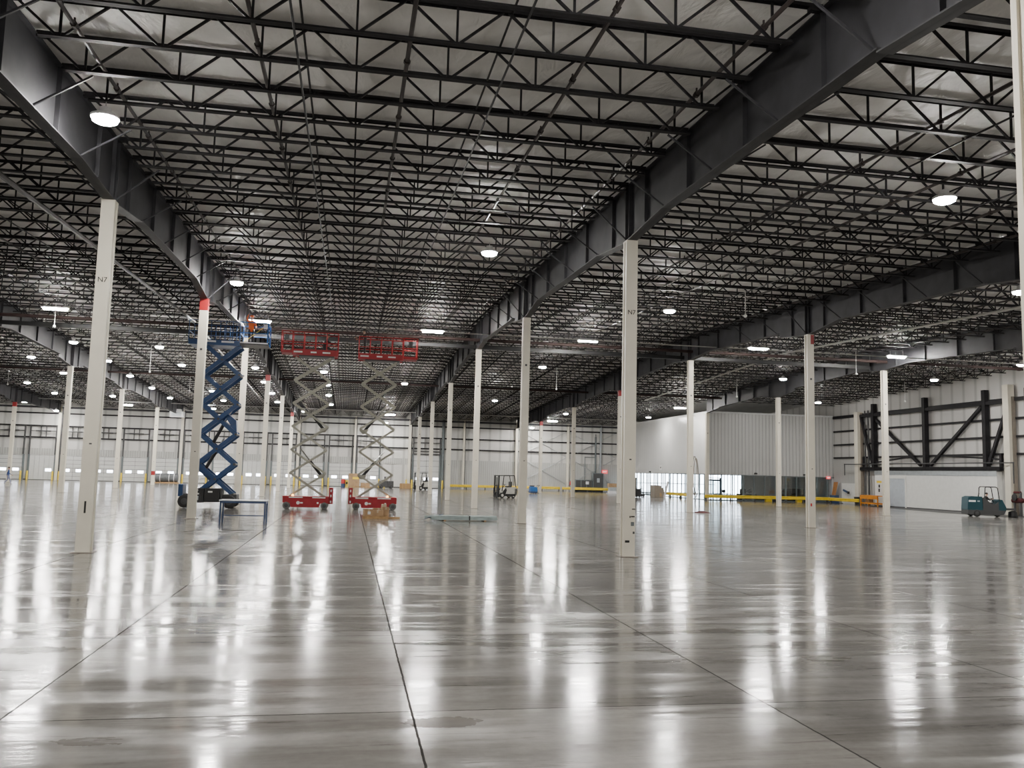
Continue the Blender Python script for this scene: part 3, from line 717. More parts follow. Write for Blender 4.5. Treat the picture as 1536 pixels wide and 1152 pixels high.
# front glazing
w2 = tag(put('window_2', None, None, (OX, OY+.05, 0)), 'dark glazed screen under the silver office front', None, None, 'structure')
fr = MB(); x = .35
i = 0
while x < X_RIGHT-OX-.2:
    ww = .10 if i % 4 == 3 else .045
    fr.box(x-ww, x+ww, -.04, .08, 0, 2.82); x += 1.28; i += 1
fr.box(0, X_RIGHT-OX, -.04, .08, 0, .1); fr.build('window_frame', 'mullion', w2)
x = .35; i = 0
while x < X_RIGHT-OX-1.5:
    if x > 3.6: MB().box(x+.06, x+1.22, .0, .012, .1, 2.8).build('window_pane', 'glass', w2)
    x += 1.28
# side studs
w3 = tag(put('window_3', None, None, (OX+.1, OY, 0)), 'open row of steel studs along the office side', None, None, 'structure')
fr = MB(); y = 1.2; i = 0
while y < Y_FAR-OY-.3:
    fr.box(-.06, .06, y-.045, y+.045, 0, 2.9); y += 1.35; i += 1
fr.box(-.06, .06, .2, Y_FAR-OY, 0, .08); fr.build('stud_frame', 'studblue', w3)
d = tag(put('door_40', None, None, (43.6, OY+9, 0)), 'dark framed glass door inside the office', None, None, 'structure')
MB().box(-.95, -.8, -.06, .06, 0, 2.5).box(.8, .95, -.06, .06, 0, 2.5).box(-.04, .04, -.05, .05, 0, 2.15).box(-.95, .95, -.06, .06, 2.1, 2.3).box(-.95, .95, -.06, .06, 2.42, 2.5).build('door_frame', 'navy', d)
MB().box(-.8, -.04, -.01, .01, .05, 2.1).box(.04, .8, -.01, .01, .05, 2.1).build('door_panel', 'glass', d)
# exit signs
def exit_sign(loc, label, w=.5):
    t = thing('exit_sign', label, 'sign', loc)
    MB().cbox(-w/2, w/2, -.04, .04, 0, w*.62, .01).build('housing', 'exit', t)
    text('lettering', 'EXIT', w*.33, 'white_letter', t, (0, -.046, w*.31), FACE_CAM)
    return t
exit_sign((53.45, OY-.12, 2.66), 'red lit exit sign under the right end of the silver office front')
p = at_y(907, 709, 121.6); exit_sign((p.x, 121.6, 2.7), 'red exit sign on the far wall right of the electrical cabinets', .85)
for q, lb in (((1133.7, 709.5), 'dark wall-pack lamp under the silver front, left of centre'), ((1207, 710.7), 'dark wall-pack lamp hidden beside the red-faced column')):
    p = at_y(*q, OY-.1); tt = thing('wall_lamp', lb, 'lamp', (p.x, OY, 2.98))
    MB().prism([(-.16, 0), (.16, 0), (.12, .16), (-.12, .16)], -.2, 0).build('housing', 'black', tt); MB().box(-.12, .12, -.19, -.02, -.012, 0).build('lens', 'decal', tt)
p = at_x(975, 706, OX-.1); tt = thing('wall_lamp', 'dark wall-pack lamp under the bright office side', 'lamp', (OX, p.y, 2.98))
MB().box(-.2, 0, -.16, .16, 0, .18).build('housing', 'black', tt); MB().box(-.18, -.03, -.12, .12, -.012, 0).build('lens', 'decal', tt)
p = at_x(991, 702.5, OX-.03); tt = thing('wall_sign', 'small white square sign on the office side panel', 'sign', (OX-.02, p.y, 3.3))
MB().box(-.02, 0, -.45, .45, 0, .62).build('plate', 'decal', tt); MB().box(-.026, -.02, -.2, .2, .22, .4).build('print', 'dark', tt)

# furniture glimpsed in the office
def desk(loc, label, rz=0):
    t = thing('office_desk', label, 'desk', loc, rz)
    MB().box(-.8, .8, -.4, .4, .70, .74).build('desktop', 'beige', t)
    for a in (-.72, .72):
        for b in (-.33, .33): MB().box(a-.03, a+.03, b-.03, b+.03, 0, .70).build('leg', 'dark', t)
    MB().cbox(-.25, .25, -.05, 0, .82, 1.14, .01).box(-.03, .03, -.04, 0, .74, .82).build('monitor', 'black', t)
desk((42.4, OY+3.5, 0), 'dark desk with a screen just inside the office corner', .2); desk((46.6, OY+5.5, 0), 'dark desk with a screen deep inside the office front', -.3)
t = thing('tool_cabinet', 'dark tool cabinet standing behind the office glass', 'cabinet', (50.2, OY+2.2, 0))
MB().cbox(-1.3, 1.3, -.4, .4, .12, 1.45, .03).build('body', 'black', t)
for i in range(4): MB().box(-1.22, 1.22, -.425, -.4, .2+i*.31, .46+i*.31).build('drawer', 'dark', t)
for a in (-1.1, 1.1): wheel(t, (a, 0, .06), .06, .05)
t = thing('machine', 'dark machine standing inside the office behind the glazing', 'machine', (44.6, OY+2.4, 0))
MB().cbox(-.9, .5, -.5, .5, 0, .75, .04).build('base', 'black', t); MB().cbox(-.6, -.1, -.3, .3, .75, 1.3, .04).build('head', 'dark', t); MB().bar((-.1, 0, .9), (.7, 0, 1.35), .12, .12).build('arm', 'dark', t)

# ------------------------------------------------------------------ right wall details
XR = X_RIGHT
t = thing('transfer_truss', 'black steel truss with three posts and diagonals on the right wall', 'truss', (XR-.35, 73.3, 0))
for y in (81.4, 73.25, 65.3): MB().box(-.22, .22, y-73.3-.2, y-73.3+.2, 3.7, 10.6).build('post', 'steel', t)
for a, b in (((81.0, 8.9), (74.0, 4.15)), ((65.7, 9.2), (72.6, 4.15)), ((83.7, 9.3), (81.7, 4.3)), ((62.9, 8.6), (65.0, 4.2))):
    MB().bar((0, a[0]-73.3, a[1]), (0, b[0]-73.3, b[1]), .26, .26, 0, (1, 0, 0)).build('diagonal', 'steel', t)
MB().box(-.2, .2, 63.6-73.3, 84.0-73.3, 3.65, 4.0).build('bottom_chord', 'steel', t)
MB().box(-.16, .16, 62.6-73.3, 84.0-73.3, 9.3, 9.6).build('top_chord', 'steel', t)
MB().bar((0, 83.6-73.3, 4.25), (0, 75-73.3, 5.05), .12, .14).build('sloping_strut', 'steel', t); MB().bar((0, 63.4-73.3, 4.6), (0, 71.2-73.3, 5.05), .12, .14).build('sloping_strut', 'steel', t)
for y in (83.3, 63.6): MB().box(-.12, .12, y-73.3-.12, y-73.3+.12, 4.0, 5.1).build('short_post', 'steel', t)
for y, lb in ((84.1, 'cream wall column left of the black truss at right'), (62.5, 'cream wall column right of the black truss, near the right edge')):
    t = thing('wall_column', lb, 'column', (XR-.45, y, 0), 0, None, 'thing')
    MB().box(-.3, .3, -.32, .32, 0, 10.8 if y < 70 else 9.9).build('shaft', 'cream', t)
    MB().box(-.34, .34, -.36, .36, 0, .03).build('base_plate', 'cream_dirty', t)
    MB().box(.0, .3, -.42, -.32, 0, 9.8).build('side_flange', 'beige', t)
t = struct('wall_partition_white', MB().box(XR-.5, XR, 64.0, 81.2, 0, 3.6), 'white', 'smooth white wall panel under the black truss')
trim(MB().box(XR-.54, XR-.5, 64.0, 81.2, 3.2, 3.62), 'galv', 'grey band along the top of the smooth white wall panel')
trim(MB().box(XR-.56, XR-.5, 64.0, 81.2, 0, .1), 'dark', 'dark skirting at the foot of the smooth white wall panel')
d = tag(put('door_41', None, None, (XR-.5, 77.4, 0)), 'pale ribbed roll-up door in the white wall panel', None, None, 'structure')
ru = MB()
for i in range(18): ru.box(-.05, -.02, -1.2, 1.2, .02+i*.158, .165+i*.158)
ru.box(-.03, 0, -1.25, 1.25, 0, 2.9); ru.build('door_panel', 'rollup', d); MB().box(-.12, 0, -1.35, 1.35, 2.86, 3.1).box(-.1, 0, -1.38, -1.22, 0, 2.9).box(-.1, 0, 1.22, 1.38, 0, 2.9).build('door_frame', 'white', d)
t = thing('notice_board', 'yellow-edged notice with black pictograms left of the roll-up door', 'sign', (XR-.52, 80.4, 1.25))
MB().box(-.02, 0, -.42, .42, 0, 1.35).build('board', 'decal', t); MB().box(-.03, -.02, -.42, .42, 1.12, 1.35).build('header', 'yellow', t); MB().box(-.03, -.02, -.1, .14, .2, .55).box(-.03, -.02, -.12, .12, .65, .95).build('pictogram', 'ink', t)
# lower left part of the right wall
MB().box(XR-.06, XR, 84.5, OY-.1, 2.2, 5.0).build('liner_panel', 'linerside', wall_right)
t = thing('partition_board', 'white board partition standing left of the cream wall column', 'partition', (XR-.25, 86.2, 0))
MB().box(-.05, .05, -1.6, 1.5, 0, 2.25).build('board', 'white', t)
for b in (-1.4, 1.3): MB().box(-.2, .25, b-.04, b+.04, 0, .06).build('foot', 'dark', t)
t = thing('plywood_sheet', 'orange-brown plywood sheet propped upright beside the white board', 'board', (XR-.6, 88.4, 0))
MB().bar((-.25, 0, .9), (.05, 0, 2.35), .75, .04, 0, (1, 0, 0)).build('sheet', 'ply', t); MB().cbox(-.45, .1, -.5, .5, 0, .9, .03).build('stand', 'navy', t)
t = thing('bench_arm', 'dark clamp tool fixed on the white board', 'tool', (XR-.47, 86.4, 1.25))
MB().bar((0, .7, .25), (-.02, -.3, 0), .12, .2).build('arm', 'navy', t); MB().cbox(-.14, .0, -.55, -.25, -.15, .12, .03).build('head', 'black', t)
t = thing('waste_bin', 'black waste bin between the white board and the orange rack', 'bin', (XR-1.3, 83.2, 0))
MB().lathe([(.22, 0), (.3, .78), (.32, .8), (.32, .85), (.28, .85), (.2, .05)], (0, 0, 0), 14).build('body', 'black', t)
# orange rack
t = thing('orange_rack', 'orange steel bench rack in front of the white wall panel', 'rack', (XR-1.6, 79.9, 0))
for a in (-.45, .45):
    for b in (-1.45, 1.45): MB().box(a-.05, a+.05, b-.05, b+.05, 0, 1.1).build('leg', 'orange', t)
MB().box(-.5, .5, -1.5, 1.5, .22, .36).build('shelf', 'orange', t); MB().box(-.5, .5, -1.5, 1.5, 1.0, 1.1).build('shelf', 'orange', t)
MB().box(-.52, -.46, -1.5, 1.5, .72, 1.05).build('front_board', 'orange', t); MB().cbox(-.25, .25, .3, .9, .36, .68, .03).build('tray', 'wood', t)
# pipes
def pipes(label, pts, r=.05, mat='dark', name='wall_pipe'):
    o = MB().path(pts, r, 8); 
    for q in pts[1:-1]: o.lathe([(0.01, q[2]-r*1.4), (r*1.5, q[2]-r*.8), (r*1.5, q[2]+r*.8), (0.01, q[2]+r*1.4)], (q[0], q[1], 0), 8)
    return tag(o.build(name, mat), label, 'pipe')
pipes('dark pipe running level under the truss and turning down at both ends', [(XR-.95, 86.0, 3.1), (XR-.95, 86.0, 4.3), (XR-.95, 61.6, 4.3), (XR-.95, 61.6, 2.6)], .05)
pipes('left dark riser pipe beside the cream wall column', [(XR-.3, 83.1, 0), (XR-.3, 83.1, 10)], .07)
pipes('right dark riser pipe beside the cream wall column', [(XR-.3, 82.5, 0), (XR-.3, 82.5, 10)], .09)
pipes('dark riser pipe at the right edge of the frame', [(XR-.4, 60.7, 0), (XR-.4, 60.7, 10.4)], .11)
t = thing('valve_assembly', 'red and black sprinkler valve assembly at the right edge', 'valve', (XR-1.0, 61.2, 0))
for b in (-.35, .35): MB().tube((0, b, 0), (0, b, 1.9), .09, 10).build('riser', 'dark', t)
MB().lathe([(.05, -.6), (.2, -.5), (.2, .5), (.05, .6)], (0, 0, 1.25), 12, 0, 'y').build('valve_body', 'maroon', t)
MB().lathe([(.1, -.04), (.28, -.03), (.28, .03), (.1, .04)], (-.3, 0, 1.5), 14, 0, 'x').build('hand_wheel', 'black', t)
MB().tube((0, -.35, 1.9), (0, .35, 1.9), .09, 10).build('header', 'maroon', t)
t = thing('junction_box', 'grey electrical box between the riser pipes and the truss', 'box', (XR-.2, 81.9, 3.6))
MB().cbox(-.2, .2, -.5, .3, 0, .6, .02).build('box', 'elec', t); MB().box(-.21, -.2, -.4, .2, .08, .52).build('lid', 'galv', t)

# guard rails
def guard_rail(label, p, q, post_gap=3.0, grp='yellow guard rails'):
    p, q = Vector(p), Vector(q); L = (q-p).length; a = math.atan2(q.y-p.y, q.x-p.x)
    t = thing('guard_rail', label, 'guard rail', p, a, grp)
    prof = [(-.05, .30), (-.10, .345), (-.10, .405), (-.05, .45), (-.05, .49), (-.10, .535), (-.10, .60), (-.05, .645), (-.02, .645), (-.02, .30)]
    vs = [(0, y, z) for y, z in prof] + [(L, y, z) for y, z in prof]; n = len(prof)
    MB().add(vs, [(i, (i+1) % n, n+(i+1) % n, n+i) for i in range(n)] + [tuple(range(n)), tuple(range(2*n-1, n-1, -1))]).build('rail', 'yellow', t)
    k_ = max(1, round(L/post_gap))
    for i in range(k_+1):
        x = .15+(L-.3)*i/k_
        MB().box(x-.07, x+.07, -.02, .12, 0, .62).box(x-.14, x+.14, -.1, .2, 0, .02).build('post', 'dark', t)
guard_rail('yellow guard rail along the far wall left of the white forklift', (13.5, 120.4, 0), (21.8, 120.4, 0))
guard_rail('yellow guard rail along the far wall behind the white forklift', (22.0, 120.3, 0), (29.8, 120.3, 0))
guard_rail('yellow guard rail in front of the electrical cabinets', (30.0, 119.9, 0), (37.2, 118.6, 0))
guard_rail('yellow guard rail along the office side beside the leaning plank', (37.9, 101.5, 0), (38.1, 92.5, 0))
guard_rail('short yellow guard rail behind the black stacker mast', (36.4, 111.5, 0), (37.4, 109.0, 0))
guard_rail('longest yellow guard rail in front of the silver office front', (38.0, 88.3, 0), (52.4, 87.9, 0))
guard_rail('yellow guard rail end piece in front of the plywood sheet', (51.9, 86.9, 0), (52.8, 82.6, 0))
for x in (45.6, 49.3):
    t = thing('anchor_block', 'yellow block under the %s part of the long guard rail' % ('left' if x < 47 else 'right'), 'block', (x, 88.45, 0))
    MB().cbox(-.35, .35, 0, .4, 0, .28, .02).build('block', 'yellow', t); MB().cbox(.6, 1.0, 0, .4, 0, .45, .03).build('black_case', 'black', t)

# far wall sign
p = at_y(345, 638.5, 121.6); t = thing('shipping_sign', 'white sign reading Shipping above the dock doors behind the blue lift', 'sign', (p.x, Y_FAR-.26, 7.35))
MB().box(-1.1, 1.1, -.03, 0, 0, 1.25).build('board', 'decal', t); text('lettering', 'Shipping', .5, 'ink', t, (0, -.036, .74), FACE_CAM)
# air unit near the roof at the far wall
p = at_y(266, 619, 117); t = thing('unit_heater', 'pale box heater hung near the roof by the far wall', 'heater', (p.x, 117, p.z-.6))
MB().cbox(-.85, .85, -.6, .6, 0, .75, .04).build('casing', 'fixture', t); MB().box(-.6, .6, -.63, -.6, .12, .62).build('grille', 'galv', t); MB().cbox(-.4, .5, -.4, .4, .75, 1.05, .03).build('top_box', 'fixture', t)
for s_ in (-.7, .7): MB().tube((s_, 0, .7), (s_, 0, deck(117)-p.z+.6), .02, 6).build('hanger', 'dark', t)
# electrical cabinets on the far wall
t = thing('electrical_cabinet', 'low grey electrical cabinet with a bright label on the far wall', 'cabinet', (33.4, 120.9, 0)); MB().cbox(-1.3, 1.2, -.4, .4, .3, 1.75, .03).build('body', 'elec', t)
for s in (-.85, -.02, .8): MB().box(s-.36, s+.34, -.425, -.4, .4, 1.65).build('door', 'dark', t)
MB().box(-1.25, 1.15, -.36, .4, 0, .3).build('plinth', 'black', t); MB().box(.25, .7, -.435, -.425, 1.1, 1.5).build('label_plate', 'film', t)
t = thing('electrical_cabinet', 'tall grey electrical cabinet beside the slim riser pipe', 'cabinet', (35.5, 120.9, 0)); MB().cbox(-.8, .8, -.45, .4, .3, 2.75, .03).build('body', 'elec', t)
MB().box(-.75, .75, -.4, .4, 0, .3).build('plinth', 'black', t); MB().box(-.7, .7, -.475, -.45, .4, 2.65).build('door', 'dark', t); MB().box(-.2, .2, -.485, -.475, 1.4, 2.0).build('label_plate', 'galv', t)
pipes('grey conduit run on the far wall above the electrical cabinets', [(33.8, Y_FAR-.15, 1.75), (33.8, Y_FAR-.15, 5.0), (35.4, Y_FAR-.15, 5.0), (35.4, Y_FAR-.15, 8.4)], .06, 'elec')
pipes('dark broad conduit on the far wall beside the riser', [(35.4, Y_FAR-.12, 2.7), (35.4, Y_FAR-.12, 8.0)], .14, 'elec')
# fire extinguisher
def extinguisher(loc, label):
    t = thing('fire_extinguisher', label, 'fire extinguisher', loc)
    smooth(MB().lathe([(.09, 0), (.1, .03), (.1, .48), (.05, .56), (.03, .58)], (0, 0, 0), 14).build('cylinder', 'red', t))
    MB().box(-.03, .03, -.03, .03, .58, .66).bar((0, 0, .64), (-.15, 0, .7), .03, .02).build('valve', 'black', t); MB().path([(0, -.04, .62), (.13, -.06, .5), (.13, -.05, .15)], .015, 6).build('hose', 'black', t)
p = at_y(864, 722, 115); extinguisher((GX['B']+BX/2+.4, Y_FAR-.5, .9), 'red fire extinguisher hung by the cream post left of the cabinets')

# pallets, boxes and rolls on the floor
def pallet_mb(w, d):
    m = MB()
    for i in range(7): m.box(-w/2+i*w/7+.012, -w/2+(i+1)*w/7-.012, -d/2, d/2, .11, .135)
    for b in (-d/2+.05, 0, d/2-.05):
        m.box(-w/2, w/2, b-.05, b+.05, .02, .11)
        m.box(-w/2, w/2, b-.05, b+.05, 0, .02)
    return m
def pallet(loc, label, w=1.2, d=1.0, rz=0, grp=None, mat='wood'):
    t = thing('pallet', label, 'pallet', loc, rz, grp); pallet_mb(w, d).build('deck', mat, t); return t
def carton(loc, label, w, d, h, rz=0, mat='cardboard', tape='cardpale', grp=None, tilt=None):
    t = thing('cardboard_box', label, 'box', loc, rz, grp)
    MB().cbox(-w/2, w/2, -d/2, d/2, 0, h, .01).build('carton', mat, t)
    MB().box(-.04, .04, -d/2-.004, d/2+.004, h-.12, h+.004).build('tape', tape, t)
    if tilt: t.rotation_euler = (tilt[0], tilt[1], rz)
    return t
# roll of membrane on a pallet at the far wall
p = at_z(249, 725.5, 0)
X_ = at_y(249, 720, 118).x
pallet((X_, 118.4, 0), 'yellow-brown pallet under the grey membrane roll', 2.9, 1.0)
t = thing('membrane_roll', 'big grey membrane roll with pale straps lying on a pallet', 'roll', (X_, 118.4, .135))
smooth(MB().lathe([(.1, -1.35), (.54, -1.35), (.56, -1.3), (.56, 1.3), (.54, 1.35), (.1, 1.35)], (0, 0, .56), 24, 0, 'x').build('roll', 'roll', t))
for s in (-.75, .35, .95): MB().lathe([(.57, s-.04), (.572, s+.04)], (0, 0, .56), 24, 0, 'x').build('strap', 'film', t)
# tall crate and friends by the far wall
p = at_y(531, 720, 117.5); pallet((p.x, 117.8, 0), 'wooden pallet under the tall brown carton', 1.5, 1.1)
t = thing('tall_carton', 'tall brown carton with a yellow label on a pallet by the far wall', 'box', (p.x, 117.8, .135)); MB().cbox(-.72, .72, -.5, .5, 0, 1.7, .02).build('carton', 'cardboard', t); MB().box(-.2, .62, -.51, -.5, .95, 1.25).build('label', 'yellow', t); MB().box(-.73, -.66, -.505, .505, 0, 1.7).build('edge_strap', 'cardpale', t)
p2 = at_y(549, 727, 117.5); t = pallet((p2.x, 117.8, 0), 'pallet with flat cartons right of the tall brown carton', 1.5, 1.1)
carton((p2.x-.1, 117.8, .135), 'flat brown carton lying on a pallet right of the tall carton', 1.2, .8, .5)
p3 = at_y(514.5, 727, 118); t = thing('fire_cabinet_stand', 'small red and blue drum left of the tall brown carton', 'drum', (p3.x, 118, 0)); MB().lathe([(.26, 0), (.28, .02), (.28, .45), (.26, .47)], (0, 0, 0), 14).build('lower_drum', 'navy', t); MB().lathe([(.26, .47), (.28, .5), (.28, 1.0), (.2, 1.05)], (0, 0, 0), 14).build('upper_drum', 'red', t)
p4 = at_y(520, 727.5, 118.2); t = thing('floor_sign', 'small yellow wet-floor board beside the red and blue drum', 'sign', (p4.x, 118.2, 0)); MB().bar((0, -.16, 0), (0, 0, .95), .42, .02, 0, (0, 1, 0)).build('front_board', 'yellow', t); MB().bar((0, .16, 0), (0, 0, .95), .42, .02, 0, (0, 1, 0)).build('back_board', 'yellow', t); MB().box(-.1, .1, -.14, -.12, .4, .7).build('pictogram', 'ink', t)
p5 = at_y(608, 728, 117); 
for i in range(5): pallet((p5.x+.02*(-1)**i, 117.3, .136*i), 'brown wooden pallet in the low stack left of the drive-in door', 1.45, 1.0, .02*(-1)**i, 'stacked pallets')
# boxes on white film by the office corner
p6 = at_y(918, 735, 112); pallet((p6.x, 112, 0), 'pallet under white film in front of the far office end', 1.3, 1.0, 0, None, 'film')
t = thing('wrapped_stack', 'white film-wrapped stack with a brown top near the red exit sign', 'stack', (p6.x, 112, .135)); MB().cbox(-.5, .5, -.4, .4, .0, .25, .03).build('lower_wrap', 'film', t); MB().cbox(-.45, .45, -.38, .38, .25, .75, .06).build('middle_wrap', 'galv', t); MB().cbox(-.55, .55, -.42, .42, .75, 1.25, .03).build('top_box', 'cardboard', t)

# ------------------------------------------------------------------ scissor lifts
def bars(parent, name, mat, p, q, h, t_, y):
    MB().bar((p[0], y, p[1]), (q[0], y, q[1]), t_, h).build(name, mat, parent)
def rails(parent, name, mat, x0, x1, y0, y1, z0, posts, r=.022, mid=1, top=1.25):
    m = MB()
    for y in (y0, y1):
        for z in ([z0+top] + [z0+top*(j+1)/(mid+1) for j in range(mid)]): m.tube((x0, y, z), (x1, y, z), r, 6)
        for x in posts: m.tube((x, y, z0), (x, y, z0+top), r, 6)
    for x in (x0, x1):
        for z in ([z0+top] + [z0+top*(j+1)/(mid+1) for j in range(mid)]): m.tube((x, y0, z), (x, y1, z), r, 6)
    return m.build(name, mat, parent)
def red_lift(label, x0, y, flip):
    """x0 = world x of the chassis centre; flip=+1 ladder on the right"""
    t = thing('scissor_lift', label, 'scissor lift', (x0, y, 0)); F = flip
    W = .62
    ch = MB()
    ch.prism([(F*-1.34, .38), (F*-1.34, .74), (F*1.30, .74), (F*1.30, .42), (F*1.22, .36), (F*.8, .36), (F*.74, .12), (F*-.86, .12), (F*-.92, .36)], -W, W)
    ch.build('chassis', 'liftred', t)
    MB().box(-1.36, 1.32, -W-.015, W+.015, .69, .76).build('chassis_rim', 'liftred', t)
    for s in (-1, 1):
        for xw in (F*-1.12, F*1.05): wheel(t, (xw, s*(W-.06), .215), .215, .16)
    ld = MB()
    ld.box(F*1.40-.12, F*1.40+.12, -.32, -.27, .32, 1.28).box(F*1.40-.12, F*1.40+.12, .27, .32, .32, 1.28).box(F*1.40-.1, F*1.40+.1, -.3, .3, 1.22, 1.28).box(F*1.40-.1, F*1.40+.1, -.3, .3, .9, .94).box(F*1.40-.1, F*1.40+.1, -.3, .3, .6, .64).box(F*1.30-.05, F*1.40+.1*F, -.3, .3, .32, .38)
    ld.build('entry_ladder', 'liftred', t)
    for z in (.45, .8, 1.1): MB().box(F*1.40-.04, F*1.40+.04, -.33, -.32, z-.07, z+.07).build('hand_hole', 'decal', t)
    MB().cbox(F*-.98, F*-.2, -W-.02, -W-.004, .66, .73, .004).build('decal', 'decal', t); MB().cbox(F*.35, F*1.1, -W-.02, -W-.004, .66, .73, .004).build('decal', 'decal', t)
    MB().lathe([(.02, -W-.012), (.1, -W-.010), (.1, -W-.002), (.02, -W)], (-.45, 0, .38), 14, 0, 'y').build('decal', 'decal', t)
    MB().box(-.33, -.18, -W-.01, -W, .34, .42).build('decal', 'decal', t); MB().box(.62, .72, -W-.01, -W, .33, .43).build('decal', 'decal', t)
    MB().lathe([(.07, .76), (.07, .84), (.03, .87)], (F*-.78, -W+.1, 0), 10).build('beacon', 'amber', t)
    # six scissor stages
    xl, xr, z0, n, hh = -1.03, 1.03, .72, 6, 1.375
    if F < 0: xl, xr = -1.0, 1.05
    for i in range(n):
        za, zb = z0+i*hh, z0+(i+1)*hh
        for s in (-1, 1):
            bars(t, 'scissor_arm', 'armgrey', (xl, za), (xr, zb), .115, .045, s*.36)
            bars(t, 'scissor_arm', 'armgrey', (xr, za), (xl, zb), .115, .045, s*.30)
        for (px_, pz_) in ((xl, za), (xr, za), ((xl+xr)/2, (za+zb)/2)): MB().tube((px_, -.39, pz_), (px_, .39, pz_), .045, 8).build('cross_pin', 'armgrey', t)
    for (i, s) in ((1, 1), (3, 1)):
        za = z0+i*hh
        a = ((xr-.25)*F, za-.12) if F > 0 else ((xl+.25), za-.12); b = (F*(-.5), za+hh*1.05)
        c_ = MB().tube((a[0], 0, a[1]), ((a[0]*.45+b[0]*.55), 0, (a[1]*.45+b[1]*.55)), .09, 10).build('lift_cylinder', 'black', t)
        MB().tube(((a[0]*.45+b[0]*.55), 0, (a[1]*.45+b[1]*.55)), (b[0], 0, b[1]), .045, 8).build('rod', 'chrome', c_)
        MB().prism([(a[0]-.3, a[1]+.02), (a[0]+.28, a[1]+.12), (a[0]+.12, a[1]-.16), (a[0]-.1, a[1]-.18)], -.2, .2).build('cylinder_bracket', 'armgrey', t)
    zt = z0+n*hh+.1; zd = zt+.06
    xa, xb = F*-1.22, F*1.42
    if F < 0: xa, xb = -1.28, 1.42
    else: xa, xb = -1.24, 1.42
    x0_, x1_ = min(xa, xb), max(xa, xb)
    MB().box(x0_, x1_, -.56, .56, zd, zd+.07).box(x0_, x1_, -.58, -.55, zd-.06, zd+.30).box(x0_, x1_, .55, .58, zd-.06, zd+.30).build('platform', 'liftred', t)
    for xx, ww in ((x0_+.35, .5), (x0_+1.25, .34), (x0_+2.0, .45)): MB().box(xx-ww/2, xx+ww/2, -.592, -.58, zd+.08, zd+.17).build('decal', 'decal', t)
    ex0, ex1 = (x0_-.63, x0_) if F > 0 else (x1_, x1_+.85)
    e_ = MB().box(ex0, ex1, -.5, .5, zd+.05, zd+.11).box(ex0, ex1, -.52, -.5, zd+.05, zd+.22).box(ex0, ex1, .5, .52, zd+.05, zd+.22).build('extension_deck', 'liftred', t)
    rails(e_, 'extension_rail', 'railred', ex0, ex1, -.5, .5, zd+.1, [ex0, ex1], .036)
    n_ = 4; rails(t, 'guard_rail', 'railred', x0_, x1_, -.56, .56, zd+.07, [x0_+(x1_-x0_)*j/n_ for j in range(n_+1)], .032, 1)
    MB().box(x0_+.1, x0_+.5, -.25, .25, zd+.07, zd+.3).build('toolbox', 'black', t)
    MB().cbox((ex0+ex1)/2-.12, (ex0+ex1)/2+.12, -.55, -.42, zd+.85, zd+1.15, .02).build('control_box', 'dark', t)
    MB().box(x0_+.4, x1_-.2, -.42, .42, zd-.12, zd).build('platform_channel', 'dark', t)
    return t, zd
L1, ZD1 = red_lift('left red scissor lift raised to the roof, ladder on its right end', -2.36, 52.6, 1)
L2, ZD2 = red_lift('right red scissor lift raised to the roof, ladder on its left end', 1.58, 53.1, -1)

# blue rough-terrain lift
BXO, BYO = -7.75, 52.4
t = thing('scissor_lift', 'blue rough-terrain scissor lift raised behind the red-topped column', 'scissor lift', (BXO, BYO, 0)); blue = t
MB().cbox(-1.45, 1.35, -.5, .5, .42, .78, .03).build('chassis', 'dark', t)
MB().cbox(-1.1, -.25, -.98, -.5, .30, 1.12, .03).build('engine_box', 'black', t); MB().cbox(-.22, .62, -.98, -.5, .34, 1.12, .03).build('battery_box', 'black', t)
MB().box(.66, .74, -.95, -.5, .3, 1.1).build('step_frame', 'dark', t); MB().cbox(-1.1, .6, .5, .98, .30, 1.1, .03).build('engine_box', 'black', t)
for (x0, x1, z0, z1) in ((-.98, -.55, .98, 1.04), (-.98, -.58, .86, .93), (-.68, -.5, .77, .84), (-.02, .22, .88, .97)): MB().box(x0, x1, -.992, -.98, z0, z1).build('decal', 'decal', t)
MB().box(-1.02, -.52, -.992, -.98, .45, .68).build('decal', 'galv', t)
for s in (-1, 1):
    for xw in (-1.28, 1.14): 
        w_ = wheel(t, (xw, s*.82, .37), .37, .3, 'blackrubber', 'dark')
MB().cbox(-1.72, -1.46, -.55, .55, .62, 1.32, .03).build('folded_steps', 'liftblue', t)
MB().cbox(1.1, 1.5, -.6, .6, .5, .8, .04).build('axle_housing', 'dark', t)
xl, xr, z0, hh = -.76, 1.27, .78, 1.725
for i in range(5):
    za, zb = z0+i*hh, z0+(i+1)*hh
    for s in (-1, 1):
        bars(t, 'scissor_arm', 'liftblue', (xl, za), (xr, zb), .24, .07, s*.62); bars(t, 'scissor_arm', 'liftblue', (xr, za), (xl, zb), .24, .07, s*.52)
    for (a, b) in ((xl, za), (xr, za), ((xl+xr)/2, (za+zb)/2)): MB().tube((a, -.68, b), (a, .68, b), .07, 8).build('cross_pin', 'dark', t)
for (a, b) in (((-.5, 2.0), (.55, 4.0)), ((-.1, 3.6), (.9, 5.7))):
    m_ = (a[0]*.4+b[0]*.6, a[1]*.4+b[1]*.6)
    c_ = MB().tube((a[0], 0, a[1]), (m_[0], 0, m_[1]), .1, 10).build('lift_cylinder', 'black', t); MB().tube((m_[0], 0, m_[1]), (b[0], 0, b[1]), .055, 8).build('rod', 'chrome', c_)
MB().prism([(-.78, 2.35), (-.66, 2.05), (-.1, 1.55), (.1, 1.7), (-.5, 2.3)], -.3, .3).build('cylinder_bracket', 'liftblue', t); MB().prism([(1.27, 4.3), (1.2, 5.05), (.5, 5.6), (.45, 5.45), (1.0, 4.6)], -.3, .3).build('cylinder_bracket', 'liftblue', t)
ZB = 9.50
